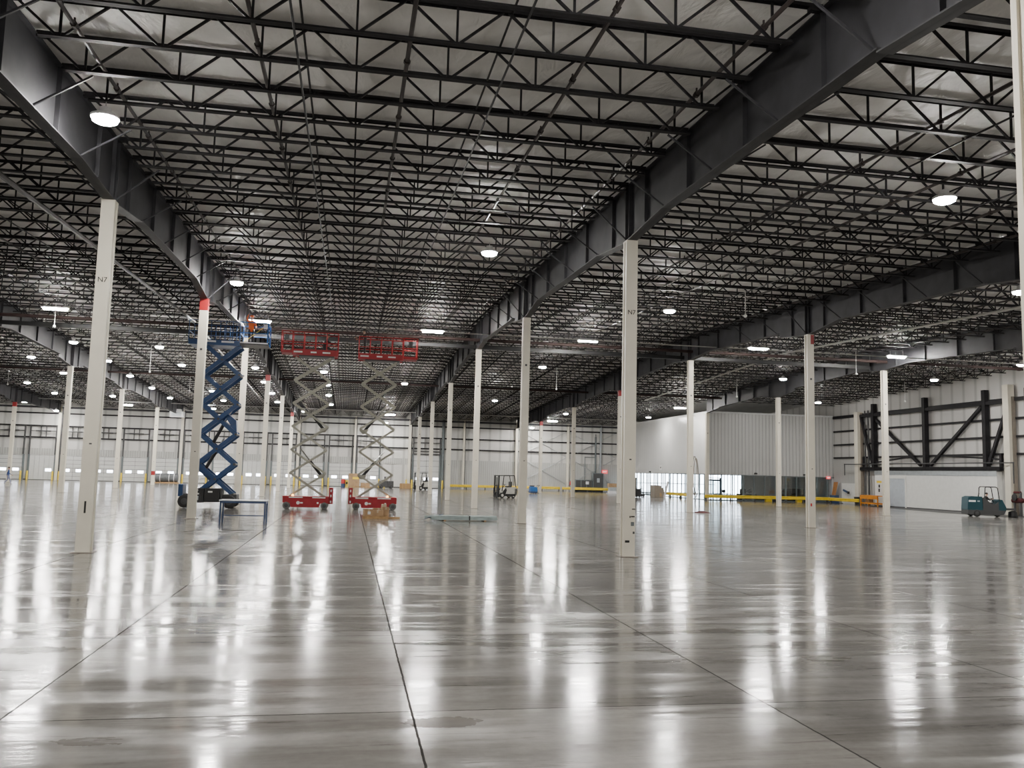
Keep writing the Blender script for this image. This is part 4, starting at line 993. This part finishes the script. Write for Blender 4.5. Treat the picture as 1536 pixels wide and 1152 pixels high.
MB().box(-1.62, 1.2, -.85, .85, ZB-.14, ZB).box(-1.62, 1.2, -.88, -.85, ZB-.16, ZB+.14).box(-1.62, 1.2, .85, .88, ZB-.16, ZB+.14).build('platform', 'liftblue', t)
for xx in (-.45, .55): MB().box(xx-.35, xx+.35, -.892, -.88, ZB+.0, ZB+.1).build('decal', 'film', t)
e_ = MB().box(1.2, 2.78, -.78, .78, ZB-.03, ZB+.03).box(1.2, 2.78, -.8, -.78, ZB-.03, ZB+.1).build('extension_deck', 'dark', t)
MB().box(1.2, 2.78, -.815, -.8, ZB+.04, ZB+.11).build('edge_strip', 'film', e_)
rails(e_, 'extension_rail', 'litrailblue', 1.2, 2.78, -.78, .78, ZB+.03, [1.2, 2.74, 2.78], .03)
rails(t, 'guard_rail', 'liftblue', -1.62, 1.2, -.85, .85, ZB, [-1.62, -1.1, -.4, .1, .42, .8, 1.2], .026)
MB().bar((1.4, -.7, ZB+.1), (2.6, -.7, ZB+1.12), .03, .03).build('diagonal_strut', 'yellow', t)
MB().cbox(2.5, 2.74, -.82, -.6, ZB+.95, ZB+1.2, .02).build('control_box', 'film', t)

# ------------------------------------------------------------------ people
def person(name, label, loc, rz, J, wear, hat=None):
    """J: joint positions, forward is -Y; wear: torso/legs/arms/skin materials"""
    names = ['pelvis', 'spine', 'chest', 'neck', 'jaw', 'head', 'crown']
    V, E, Rr, T = [], [], [], []
    idx = {}
    def add(nm, p, r, tg, par=None):
        idx[nm] = len(V); V.append(Vector(p)); Rr.append(r); T.append(tg)
        if par: E.append((idx[par], idx[nm]))
    D = {'pelvis': (0,0,.95), 'spine': (0,.01,1.12), 'chest': (0,0,1.32), 'neck': (0,.01,1.49), 'jaw': (0,-.015,1.57), 'head': (0,-.015,1.655), 'crown': (0,0,1.735),
         'shoulderL': (.185,0,1.42), 'elbowL': (.25,.03,1.14), 'wristL': (.26,-.08,.90), 'shoulderR': (-.185,0,1.42), 'elbowR': (-.25,.03,1.14), 'wristR': (-.26,-.08,.90),
         'hipL': (.095,0,.90), 'kneeL': (.10,-.02,.50), 'ankleL': (.10,.02,.09), 'toeL': (.11,-.17,.035), 'hipR': (-.095,0,.90), 'kneeR': (-.10,-.02,.50), 'ankleR': (-.10,.02,.09), 'toeR': (-.11,-.17,.035)}
    D.update(J)
    add('pelvis', D['pelvis'], (.155, .115), 'legs')
    add('spine', D['spine'], (.145, .105), 'torso', 'pelvis'); add('chest', D['chest'], (.175, .125), 'torso', 'spine')
    add('neck', D['neck'], (.06, .06), 'skin', 'chest'); add('jaw', D['jaw'], (.066, .075), 'skin', 'neck'); add('head', D['head'], (.08, .098), 'skin', 'jaw'); add('crown', D['crown'], (.055, .065), 'hair', 'head')
    nose = Vector(D['head'])+Vector((0, -.105, -.02)); add('nose', nose, (.014, .016), 'skin', 'head')
    for s in 'LR':
        add('shoulder'+s, D['shoulder'+s], (.068, .068), 'torso', 'chest'); add('elbow'+s, D['elbow'+s], (.048, .048), 'arms', 'shoulder'+s); add('wrist'+s, D['wrist'+s], (.03, .033), 'arms', 'elbow'+s)
        w_, e_ = Vector(D['wrist'+s]), Vector(D['elbow'+s]); dv = (w_-e_).normalized(); sd = dv.cross(Vector((1, .2, 0))).normalized()
        palm = w_+dv*.07; add('palm'+s, palm, (.03, .018), 'skin', 'wrist'+s)
        curl = Vector((0, -1, 0))
        for q, (off, ln) in enumerate(((-.03, .065), (-.01, .075), (.01, .07), (.028, .055))):
            k1 = palm+sd*off+dv*(ln*.55)+curl*.008; k2 = k1+dv*(ln*.4)+curl*.022
            add('f%s%da' % (s, q), k1, (.0095, .0095), 'skin', 'palm'+s); add('f%s%db' % (s, q), k2, (.008, .008), 'skin', 'f%s%da' % (s, q))
        k1 = w_+dv*.045+sd*-.04+curl*.015; add('t%sa' % s, k1, (.011, .011), 'skin', 'palm'+s); add('t%sb' % s, k1+dv*.03+curl*.02, (.009, .009), 'skin', 't%sa' % s)
        add('hip'+s, D['hip'+s], (.095, .095), 'legs', 'pelvis'); add('knee'+s, D['knee'+s], (.062, .062), 'legs', 'hip'+s); add('ankle'+s, D['ankle'+s], (.042, .042), 'legs', 'knee'+s); add('toe'+s, D['toe'+s], (.04, .03), 'shoe', 'ankle'+s)
    me = bpy.data.meshes.new('tmp'); me.from_pydata(V, E, []); o = bpy.data.objects.new('tmp', me); COL.objects.link(o)
    bm = bmesh.new(); bm.from_mesh(me); lay = bm.verts.layers.skin.verify()
    for v, r in zip(bm.verts, Rr): v[lay].radius = r
    bm.verts.ensure_lookup_table(); bm.verts[0][lay].use_root = True
    bm.to_mesh(me); bm.free()
    o.modifiers.new('skin', 'SKIN').use_smooth_shade = True
    ss = o.modifiers.new('sub', 'SUBSURF'); ss.levels = ss.render_levels = 1
    dg = bpy.context.evaluated_depsgraph_get(); body = bpy.data.meshes.new_from_object(o.evaluated_get(dg)); bpy.data.objects.remove(o)
    order = ['torso', 'legs', 'arms', 'skin', 'shoe', 'hair']; body.materials.clear()
    for k_ in order: body.materials.append(M[wear[k_]])
    segs = [(V[a], V[b], T[b] if T[b] != 'torso' else 'torso', Rr[b][0]) for a, b in E]
    for p in body.polygons:
        best, bt = 1e9, 'torso'
        for a, b, tg, r in segs:
            ab = b-a; tt = max(0, min(1, (p.center-a).dot(ab)/max(ab.length_squared, 1e-9))); dd_ = (p.center-(a+ab*tt)).length - r
            if dd_ < best: best, bt = dd_, tg
        p.material_index = order.index(bt); p.use_smooth = True
    root = thing(name, label, 'person', loc, rz)
    body.name = 'body'; put('body', body, root)
    hd = Vector(D['head'])
    if hat: smooth(MB().lathe([(.118, .03), (.114, .08), (.085, .12), (.03, .14)], hd, 14).box(hd.x-.08, hd.x+.08, hd.y-.2, hd.y-.1, hd.z+.025, hd.z+.04).build('hard_hat', hat, root))
    else: smooth(MB().lathe([(.092, .0), (.108, .04), (.098, .085), (.06, .115), (.015, .125)], hd+Vector((0, .02, 0)), 14).build('hair', wear['hair'], root))
    ey = MB()
    for s in (-.032, .032): ey.box(hd.x+s-.012, hd.x+s+.012, hd.y-.104, hd.y-.092, hd.z-.002, hd.z+.012)
    ey.build('eyes', 'ink', root)
    MB().box(hd.x-.025, hd.x+.025, hd.y-.092, hd.y-.08, hd.z-.066, hd.z-.056).build('mouth', 'redband', root)
    er = MB()
    for s in (-1, 1): er.lathe([(.008, -.012), (.028, -.006), (.028, .006), (.008, .012)], (hd.x+s*.088, hd.y+.01, hd.z), 8, 0, 'x')
    er.build('ears', 'skin', root)
    return root
W_DARK = dict(torso='darkcloth', legs='darkcloth', arms='darkcloth', skin='skin', shoe='shoe', hair='hair')
p = at_y(12.5, 715, 94)
person('person', 'person in blue jacket and grey-blue trousers walking at far left', (p.x, 94, 0), PI/2+.25,
    {'hipL': (.09,0,.88), 'kneeL': (.1,-.16,.50), 'ankleL': (.1,-.22,.10), 'toeL': (.11,-.42,.045), 'kneeR': (-.1,.05,.48), 'ankleR': (-.1,.33,.20), 'toeR': (-.11,.25,.04),
     'elbowL': (.25,.14,1.15), 'wristL': (.24,.16,.93), 'elbowR': (-.25,-.06,1.15), 'wristR': (-.25,-.28,1.0)},
    dict(torso='bluejacket', legs='jeans', arms='bluejacket', skin='skin', shoe='shoe', hair='hair'))
# worker in the left red lift, kneeling
z1 = ZD1+.07
person('person', 'person in dark clothes kneeling on the left red lift platform', (-1.75, 52.5, z1), PI/2,
    {'pelvis': (0,.05,.50), 'spine': (0,-.02,.66), 'chest': (0,-.10,.84), 'neck': (0,-.14,1.0), 'jaw': (0,-.17,1.07), 'head': (0,-.18,1.15), 'crown': (0,-.17,1.23),
     'shoulderL': (.18,-.12,.93), 'elbowL': (.24,-.3,.74), 'wristL': (.16,-.5,.66), 'shoulderR': (-.18,-.12,.93), 'elbowR': (-.24,-.3,.74), 'wristR': (-.16,-.5,.66),
     'hipL': (.1,.05,.46), 'kneeL': (.12,-.34,.42), 'ankleL': (.12,-.3,.08), 'toeL': (.12,-.47,.035), 'hipR': (-.1,.05,.46), 'kneeR': (-.12,-.16,.075), 'ankleR': (-.12,.24,.075), 'toeR': (-.12,.36,.04)}, W_DARK)
z2 = ZD2+.07
person('person', 'person in dark clothes standing at the left end of the right red lift platform', (.66, 53.1, z2), -PI/2,
    {'elbowR': (-.27,-.22,1.30), 'wristR': (-.2,-.48,1.28), 'elbowL': (.27,-.2,1.25), 'wristL': (.2,-.42,1.15), 'chest': (0,-.04,1.32), 'neck': (0,-.05,1.49), 'jaw': (0,-.08,1.57), 'head': (0,-.08,1.655), 'crown': (0,-.06,1.735)},
    W_DARK)
person('person', 'person in an orange vest standing on the blue lift extension deck', (-6.02, 52.3, ZB+.03), .3,
    {'elbowR': (-.3,-.1,1.55), 'wristR': (-.22,-.2,1.78), 'elbowL': (.25,-.05,1.16), 'wristL': (.22,-.28,1.05)},
    dict(torso='hivis', legs='darkcloth', arms='hivis', skin='skin', shoe='shoe', hair='hair'), 'hivis')

# ------------------------------------------------------------------ work table, studs, carton heap
p0, p1 = at_z(337, 785, 0), at_z(394, 785, 0)
XT, YT = (p0.x+p1.x)/2, 38.1
t = thing('work_table', 'long white-topped work table with navy legs right of the red-topped column', 'table', (XT, YT, 0), -.03)
w_, dp, ht = 1.92, .8, 1.0
MB().cbox(-w_/2, w_/2, -dp/2, dp/2, ht-.045, ht, .008).build('tabletop', 'tabletop', t)
MB().box(-w_/2+.03, w_/2-.03, -dp/2+.03, -dp/2+.06, ht-.13, ht-.045).box(-w_/2+.03, w_/2-.03, dp/2-.06, dp/2-.03, ht-.13, ht-.045).box(-w_/2+.03, -w_/2+.06, -dp/2+.03, dp/2-.03, ht-.13, ht-.045).box(w_/2-.06, w_/2-.03, -dp/2+.03, dp/2-.03, ht-.13, ht-.045).build('apron', 'navy', t)
for a in (-1, 1):
    for b in (-1, 1): MB().box(a*(w_/2-.06)-.03, a*(w_/2-.06)+.03, b*(dp/2-.06)-.03, b*(dp/2-.06)+.03, 0, ht-.045).build('leg', 'navy', t)
MB().box(-w_/2+.06, w_/2-.06, dp/2-.075, dp/2-.05, .30, .34).build('stretcher', 'navy', t)

# bundle of steel studs
p0, p1 = at_z(647, 782, 0), at_z(748, 782, 0)
XS, YS = (p0.x+p1.x)/2, 43.0
for b in (-1.0, 1.0):
    o = tag(MB().box(-.05, .05, -.5, .5, 0, .045).build('timber_bearer', 'wood', None, (XS+b, YS, 0)), 'timber bearer under the %s end of the steel stud bundle' % ('left' if b < 0 else 'right'), 'timber')
first_s = None; n = 0
rng = random.Random(3)
for lay in range(3):
    for i in range(6):
        lx = rng.uniform(-.05, .05) - (rng.uniform(.1, .34) if rng.random() < .4 else 0)
        pos = (XS+lx, YS-.42+i*.165+rng.uniform(-.01, .01), .045+lay*.066)
        if first_s is None:
            first_s = MB().box(-1.62, 1.62, -.075, -.070, 0, .06).box(-1.62, 1.62, .070, .075, 0, .06).box(-1.62, 1.62, -.075, .075, .055, .06).build('steel_stud', 'studs', None, pos)
            tag(first_s, 'pale green steel wall stud in the strapped bundle on the floor', 'stud', 'bundled steel studs')
        else:
            c_ = first_s.copy(); COL.objects.link(c_); c_.location = pos
o = tag(MB().box(-.03, .03, -.52, .52, .242, .25).box(-.03, .03, -.525, -.515, .04, .25).box(-.03, .03, .505, .515, .04, .25).build('bundle_strap', 'black', None, (XS+.22, YS, 0)), 'dark strap around the middle of the steel stud bundle', 'strap')
t = thing('loose_bar', 'dark thin bar sticking out at the left end of the stud bundle', 'bar', (XS-1.35, YS-.1, .27)); MB().bar((-.65, -.25, -.2), (.3, .1, .02), .03, .03).build('bar', 'navy', t)

# cartons on a pallet before the right red lift
p0, p1 = at_z(544, 778, 0), at_z(588, 778, 0)
XC, YC = (p0.x+p1.x)/2, 43.6
pallet((XC-.1, YC, 0), 'low pallet under the crumpled cartons before the right red lift', 1.25, 1.0)
carton((XC-.48, YC-.1, .135), 'crushed brown carton with a white label, leftmost on the low pallet', .42, .5, .34, .15)
MB().box(-.05, .09, -.256, -.25, .08, .22).build('label', 'decal', bpy.data.objects[[o.name for o in COL.objects if o.get('label', '').startswith('crushed brown')][0]])
carton((XC+.02, YC-.05, .135), 'wide brown carton in the middle of the low pallet', .52, .6, .28, -.1)
carton((XC+.34, YC+.08, .135), 'tall brown carton at the right of the low pallet', .34, .4, .44, .2, tilt=(0, .06))
carton((XC+.05, YC+.34, .135), 'brown carton at the back of the low pallet', .6, .3, .36, .05)
carton((XC+.30, YC+.06, .59), 'small pale carton perched on the tall brown carton', .2, .2, .12, .4, 'cardpale')
t = thing('plank_offcut', 'short timber offcut lying right of the low pallet', 'timber', (XC+.78, YC-.1, 0), .1); MB().cbox(-.33, .33, -.06, .06, 0, .09, .008).build('plank', 'wood', t)
t = thing('paint_tin', 'small pale tin standing right of the low pallet', 'tin', (XC+.66, YC+.25, 0)); MB().lathe([(.09, 0), (.09, .2), (.095, .205), (.095, .215)], (0, 0, 0), 14).build('can', 'galv', t); MB().lathe([(.09, .215), (.09, .222)], (0, 0, 0), 14).build('lid', 'film', t)

# ------------------------------------------------------------------ vehicles
def forklift(label, loc, rz, body='ivory', mast_h=2.2):
    t = thing('forklift', label, 'forklift', loc, rz)       # drives towards -X
    bd = MB(); bd.prism([(-.75, .25), (-.75, .62), (-.35, .66), (-.2, 1.02), (.95, 1.06), (1.0, .95), (1.0, .38), (.9, .22)], -.5, .5); bd.build('body', body, t)
    MB().cbox(.72, 1.08, -.5, .5, .25, .98, .08).build('counterweight', 'dark', t)
    ms = MB()
    for s in (-.38, .38): ms.box(-1.02, -.88, s-.05, s+.05, .05, mast_h)
    for z in (.3, 1.2, mast_h-.06): ms.box(-1.0, -.9, -.38, .38, z-.05, z+.05)
    ms.build('mast', 'black', t); MB().tube((-.95, 0, .1), (-.95, 0, mast_h-.2), .06, 8).build('lift_cylinder', 'dark', t)
    MB().box(-1.08, -1.03, -.45, .45, .1, .2).box(-1.08, -1.03, -.45, .45, .5, .6).box(-1.08, -1.03, -.42, -.36, .1, 1.0).box(-1.08, -1.03, .36, .42, .1, 1.0).build('carriage', 'black', t)
    for s in (-.25, .25): MB().prism([(-2.0, .05), (-1.08, .05), (-1.08, .6), (-1.03, .6), (-1.03, .0), (-1.03, .01)], s-.06, s+.06).build('fork', 'black', t)
    gd = MB()
    for s in (-.46, .46):
        gd.path([(-.62, s, .62), (-.42, s, 2.15), (.75, s, 2.18), (.95, s, 1.0)], .045, 6)
    for i in range(7): x = -.42+i*1.17/6; gd.bar((x, -.46, 2.165), (x, .46, 2.165), .03, .03)
    gd.build('overhead_guard', 'black', t)
    for s in (-1, 1): MB().prism([(-.7, .2), (-.3, .2), (-.1, .75), (-.2, 1.0), (-.5, .7)], s*.505-.01, s*.505+.01).prism([(-.3, .2), (.9, .2), (.9, .4), (-.2, .4)], s*.505-.01, s*.505+.01).build('side_panel', 'black', t)
    MB().cbox(.12, .6, -.25, .25, 1.02, 1.16, .04).cbox(.5, .64, -.25, .25, 1.1, 1.6, .05).build('seat', 'black', t)
    MB().tube((-.25, 0, 1.0), (-.05, 0, 1.3), .025, 8).lathe([(.05, -.01), (.16, -.015), (.16, .015), (.05, .01)], (-.05, 0, 1.31), 14).build('steering_wheel', 'black', t)
    for s in (-1, 1): wheel(t, (-.62, s*.48, .27), .27, .18, 'blackrubber', 'ivory'); wheel(t, (.68, s*.42, .21), .21, .15, 'blackrubber', 'ivory')
    return t
p = at_y(757.5, 740, 83); forklift('white and black forklift parked before the yellow far guard rail', (p.x, 83, 0), .35)
p = at_y(634, 728, 110); forklift('ivory forklift between the far middle-row columns by the drive-in door', (p.x, 110, 0), .5)
# electric tow truck with battery boxes
p = at_y(579, 725, 115.5); t = thing('tow_tractor', 'dark low tow tractor before the dock doors right of the second red lift', 'truck', (p.x, 115.5, 0), .1)
MB().cbox(-.95, .2, -.5, .5, .18, .95, .05).build('battery_body', 'dark', t); MB().cbox(.22, .95, -.48, .48, .18, .98, .05).build('rear_body', 'dark', t)
MB().cbox(-.6, -.1, -.3, .3, .95, 1.1, .04).cbox(-.25, -.1, -.3, .3, 1.05, 1.55, .04).build('seat', 'black', t); MB().tube((.15, 0, .95), (.05, 0, 1.5), .03, 8).lathe([(.05, -.01), (.17, -.015), (.17, .015), (.05, .01)], (.05, 0, 1.5), 14).build('steering_wheel', 'black', t)
MB().path([(.6, -.4, .95), (.6, -.4, 1.75), (.6, .4, 1.75), (.6, .4, .95)], .03, 6).build('back_frame', 'dark', t)
for s in (-1, 1): wheel(t, (-.65, s*.45, .2), .2, .14, 'blackrubber'); wheel(t, (.65, s*.45, .2), .2, .14, 'blackrubber')
# blue walk-behind floor scrubber
p = at_z(801, 739.5, 0); p = at_y(801, 735, 104); t = thing('floor_scrubber', 'blue walk-behind floor scrubber beside the far red-topped column', 'scrubber', (p.x, 104, 0), .2)
MB().cbox(-.55, .35, -.35, .35, .2, .85, .08).build('tank', 'scrubblue', t); MB().cbox(-.6, .3, -.38, .38, .06, .26, .04).build('brush_deck', 'navy', t)
MB().cbox(-.5, -.05, -.28, .28, .85, .98, .05).build('lid', 'black', t); MB().path([(.3, -.3, .75), (.6, -.3, 1.0), (.6, .3, 1.0), (.3, .3, .75)], .03, 8).build('handle', 'black', t)
MB().bar((.4, -.42, .08), (.4, .42, .08), .1, .08).build('squeegee', 'black', t)
for s in (-1, 1): wheel(t, (.1, s*.33, .13), .13, .08, 'blackrubber')
# black stacker near the office side
p = at_y(956, 735, 96); t = thing('pallet_stacker', 'black mast stacker half hidden behind the nearest column', 'stacker', (p.x-.1, 96, 0), 0.1)
MB().box(-.3, -.18, -.35, -.25, .05, 2.25).box(-.3, -.18, .25, .35, .05, 2.25).box(-.3, -.18, -.35, .35, 2.15, 2.28).box(-.28, -.2, -.35, .35, 1.1, 1.18).build('mast', 'black', t)
MB().cbox(-.18, .42, -.4, .4, .1, 1.0, .06).build('body', 'black', t); MB().tube((.4, 0, .9), (.75, 0, 1.25), .035, 8).build('tiller', 'dark', t)
for s in (-.22, .22): MB().box(-1.3, -.25, s-.08, s+.08, .05, .11).build('fork', 'dark', t)
for s in (-1, 1): wheel(t, (.2, s*.3, .12), .12, .09, 'blackrubber')
# cart, wooden box, leaning plank
p = at_y(972, 742, 100); t = thing('trolley_cart', 'dark tube trolley between the stacker and the brown box', 'trolley', (p.x, 100, 0), .05)
MB().box(-.85, .7, -.35, .35, .28, .34).build('deck', 'dark', t); MB().path([(-.8, -.33, .34), (-.8, -.33, 1.0), (-.8, .33, 1.0), (-.8, .33, .34)], .03, 6).build('handle', 'dark', t)
MB().path([(.65, -.33, .34), (.65, -.33, .95), (.65, .33, .95), (.65, .33, .34)], .03, 6).path([(-.8, -.33, .7), (.65, -.33, .7)], .025, 6).build('side_rail', 'dark', t)
for a in (-.65, .55):
    for s in (-1, 1): wheel(t, (a, s*.28, .14), .14, .07, 'blackrubber')
p = at_y(986, 740, 99); t = thing('slope_fronted_box', 'beige slope-topped machine box left of the leaning plank', 'box', (p.x, 99, 0), .15)
MB().prism([(-.65, .0), (.65, .0), (.65, .9), (.1, 1.42), (-.65, 1.42)], -.5, .5).build('casing', 'beige', t); MB().box(.05, .3, -.52, -.5, .1, .5).build('panel', 'cardboard', t)
p = at_y(1000, 748, 98); t = thing('leaning_plank', 'white plank leaning by the office side guard rail', 'plank', (p.x-.1, 98, 0)); MB().bar((-.2, 0, .02), (.35, .25, 1.9), .24, .05, 0, (0, 1, 0)).build('plank', 'film', t)
# hose coil on column B3
t = thing('hose_coil', 'grey hose hung in a long loop on the column by the office corner', 'hose', (GX['B']+.25, GY[3]-.02, 0))
lp = []
for i in range(25):
    a = 2*PI*i/24; lp.append((.18*math.sin(a)+.06, -.08, 2.55+1.35*math.cos(a)))
m_ = MB().path(lp, .028, 6)
m_.path([(x+.07, y-.05, z-.12) for x, y, z in lp], .028, 6); m_.build('loop', 'beige', t)
MB().tube((-.1, -.08, 3.9), (.1, -.08, 3.9), .03, 6).build('hook', 'dark', t)
MB().path([(.2, -.08, 1.3), (.12, -.1, .6), (.16, -.15, .05)], .028, 6).build('tail', 'film', t)
t = thing('red_cloth', 'dark red cloth dropped on the floor beside the hose column', 'cloth', (GX['B']+.85, GY[3]-.1, 0)); MB().lathe([(.6, 0), (.55, .03), (.25, .09), (.05, .12)], (0, 0, 0), 11).build('cloth', 'maroon', t)

# ride-on sweeper with operator
p = at_y(1476, 775, 59.0); SX = p.x
t = thing('ride_on_sweeper', 'teal ride-on floor sweeper with a roll bar before the white wall', 'sweeper', (SX, 59.0, 0), -.30)       # drives towards +X
S = MB()
S.prism([(-1.35, .35), (-1.42, .55), (-1.36, 1.45), (-1.1, 1.56), (-.34, 1.54), (-.3, .5), (-.3, .35)], -.62, .62); S.build('rear_hood', 'teal', t)
MB().prism([(-1.4, .18), (-1.4, .52), (1.35, .52), (1.2, .22), (.9, .14), (-1.0, .14)], -.66, .66).build('chassis', 'dark', t)
MB().prism([(.85, .5), (.8, 1.25), (.95, 1.36), (1.15, 1.32), (1.42, .75), (1.38, .45)], -.55, .55).build('front_cowl', 'teal', t)
MB().box(-.3, .85, -.6, .6, .5, .58).build('footwell', 'black', t)
MB().cbox(-.05, .45, -.3, .3, .58, .95, .05).cbox(-.12, .05, -.3, .3, .9, 1.45, .05).build('seat', 'black', t)
MB().tube((.75, 0, 1.1), (.6, 0, 1.4), .03, 8).lathe([(.05, -.01), (.18, -.015), (.18, .015), (.05, .01)], (.58, 0, 1.42), 14).build('steering_wheel', 'black', t)
rb = MB()
for s in (-.55, .55): rb.path([(-.15, s, 1.4), (-.08, s, 2.22), (.02, s, 2.3), (.7, s, 2.28), (.82, s, 2.2), (.95, s, 1.2)], .035, 8)
rb.tube((0, -.55, 2.3), (0, .55, 2.3), .035, 8).tube((.7, -.55, 2.28), (.7, .55, 2.28), .035, 8); rb.build('roll_bar', 'black', t)
MB().bar((1.3, 0, .62), (2.25, .0, .62), .5, .16).build('front_arm', 'dark', t); MB().lathe([(.1, .5), (.3, .42), (.34, .08), (.3, .0)], (2.1, 0, 0), 14).build('side_brush', 'black', t)
MB().box(-1.32, -.82, -.632, -.62, 1.12, 1.26).build('decal', 'decal', t); MB().box(-.7, -.52, -.632, -.62, 1.14, 1.24).build('decal', 'galv', t)
MB().tube((-.5, -.3, 1.55), (-.44, -.3, 1.8), .04, 8).build('exhaust', 'black', t)
MB().prism([(-.29, .5), (.84, .5), (.84, 1.2), (.6, .98), (.3, 1.02), (-.1, 1.4), (-.29, 1.5)], -.64, -.62).build('side_panel', 'dark', t)
for s in (-1, 1): wheel(t, (-.75, s*.58, .27), .27, .2, 'blackrubber'); 
wheel(t, (.95, 0, .22), .22, .2, 'blackrubber')
ca, sa = math.cos(-.30), math.sin(-.30); ox, oy = .16, -.08
person('person', 'person in dark clothes driving the teal sweeper', (SX+ca*ox-sa*oy, 59.0+sa*ox+ca*oy, .55), PI/2-.30,
    {'pelvis': (0,.03,.49), 'spine': (0,.03,.66), 'chest': (0,0,.86), 'neck': (0,-.02,1.03), 'jaw': (0,-.05,1.10), 'head': (0,-.055,1.185), 'crown': (0,-.04,1.265),
     'shoulderL': (.18,0,.96), 'elbowL': (.24,-.16,.72), 'wristL': (.15,-.36,.80), 'shoulderR': (-.18,0,.96), 'elbowR': (-.24,-.16,.72), 'wristR': (-.15,-.36,.80),
     'hipL': (.1,0,.47), 'kneeL': (.13,-.42,.50), 'ankleL': (.13,-.50,.11), 'toeL': (.14,-.64,.06), 'hipR': (-.1,0,.47), 'kneeR': (-.13,-.42,.50), 'ankleR': (-.13,-.50,.11), 'toeR': (-.14,-.64,.06)}, W_DARK)
tag(MB().prism([(50.0, 58.6), (53.6, 57.5), (53.6, 81), (52.2, 81), (49.5, 66)], .001, .012, 0, 'z').build('dark_floor_strip', 'dark'), 'dark strip on the floor along the foot of the white wall panel', 'mat')  # thin dark sheet laid on the floor along the wall foot

# ------------------------------------------------------------------ camera, world, colour
cd = bpy.data.cameras.new('camera'); cam = bpy.data.objects.new('camera', cd); COL.objects.link(cam)
cd.sensor_fit = 'HORIZONTAL'; cd.sensor_width = 36; cd.lens = FPX/1536*36; cd.clip_end = 500; cd.clip_start = .05
mw = Matrix.Identity(4)
for i in range(3): mw[i][0], mw[i][1], mw[i][2], mw[i][3] = AX_R[i], AX_U[i], -AX_F[i], CAM[i]
cam.matrix_world = mw; SC.camera = cam
wd = bpy.data.worlds.new('world'); SC.world = wd; wd.use_nodes = True
wd.node_tree.nodes['Background'].inputs['Color'].default_value = (.6, .7, .8, 1); wd.node_tree.nodes['Background'].inputs['Strength'].default_value = .3
SC.view_settings.view_transform = 'AgX'; SC.view_settings.look = 'None'; SC.view_settings.exposure = 0.9
try:
    SC.cycles.use_denoising = True; SC.cycles.sample_clamp_indirect = 6.0; SC.cycles.max_bounces = 8; SC.cycles.diffuse_bounces = 5
    SC.cycles.use_light_tree = True
except Exception: pass
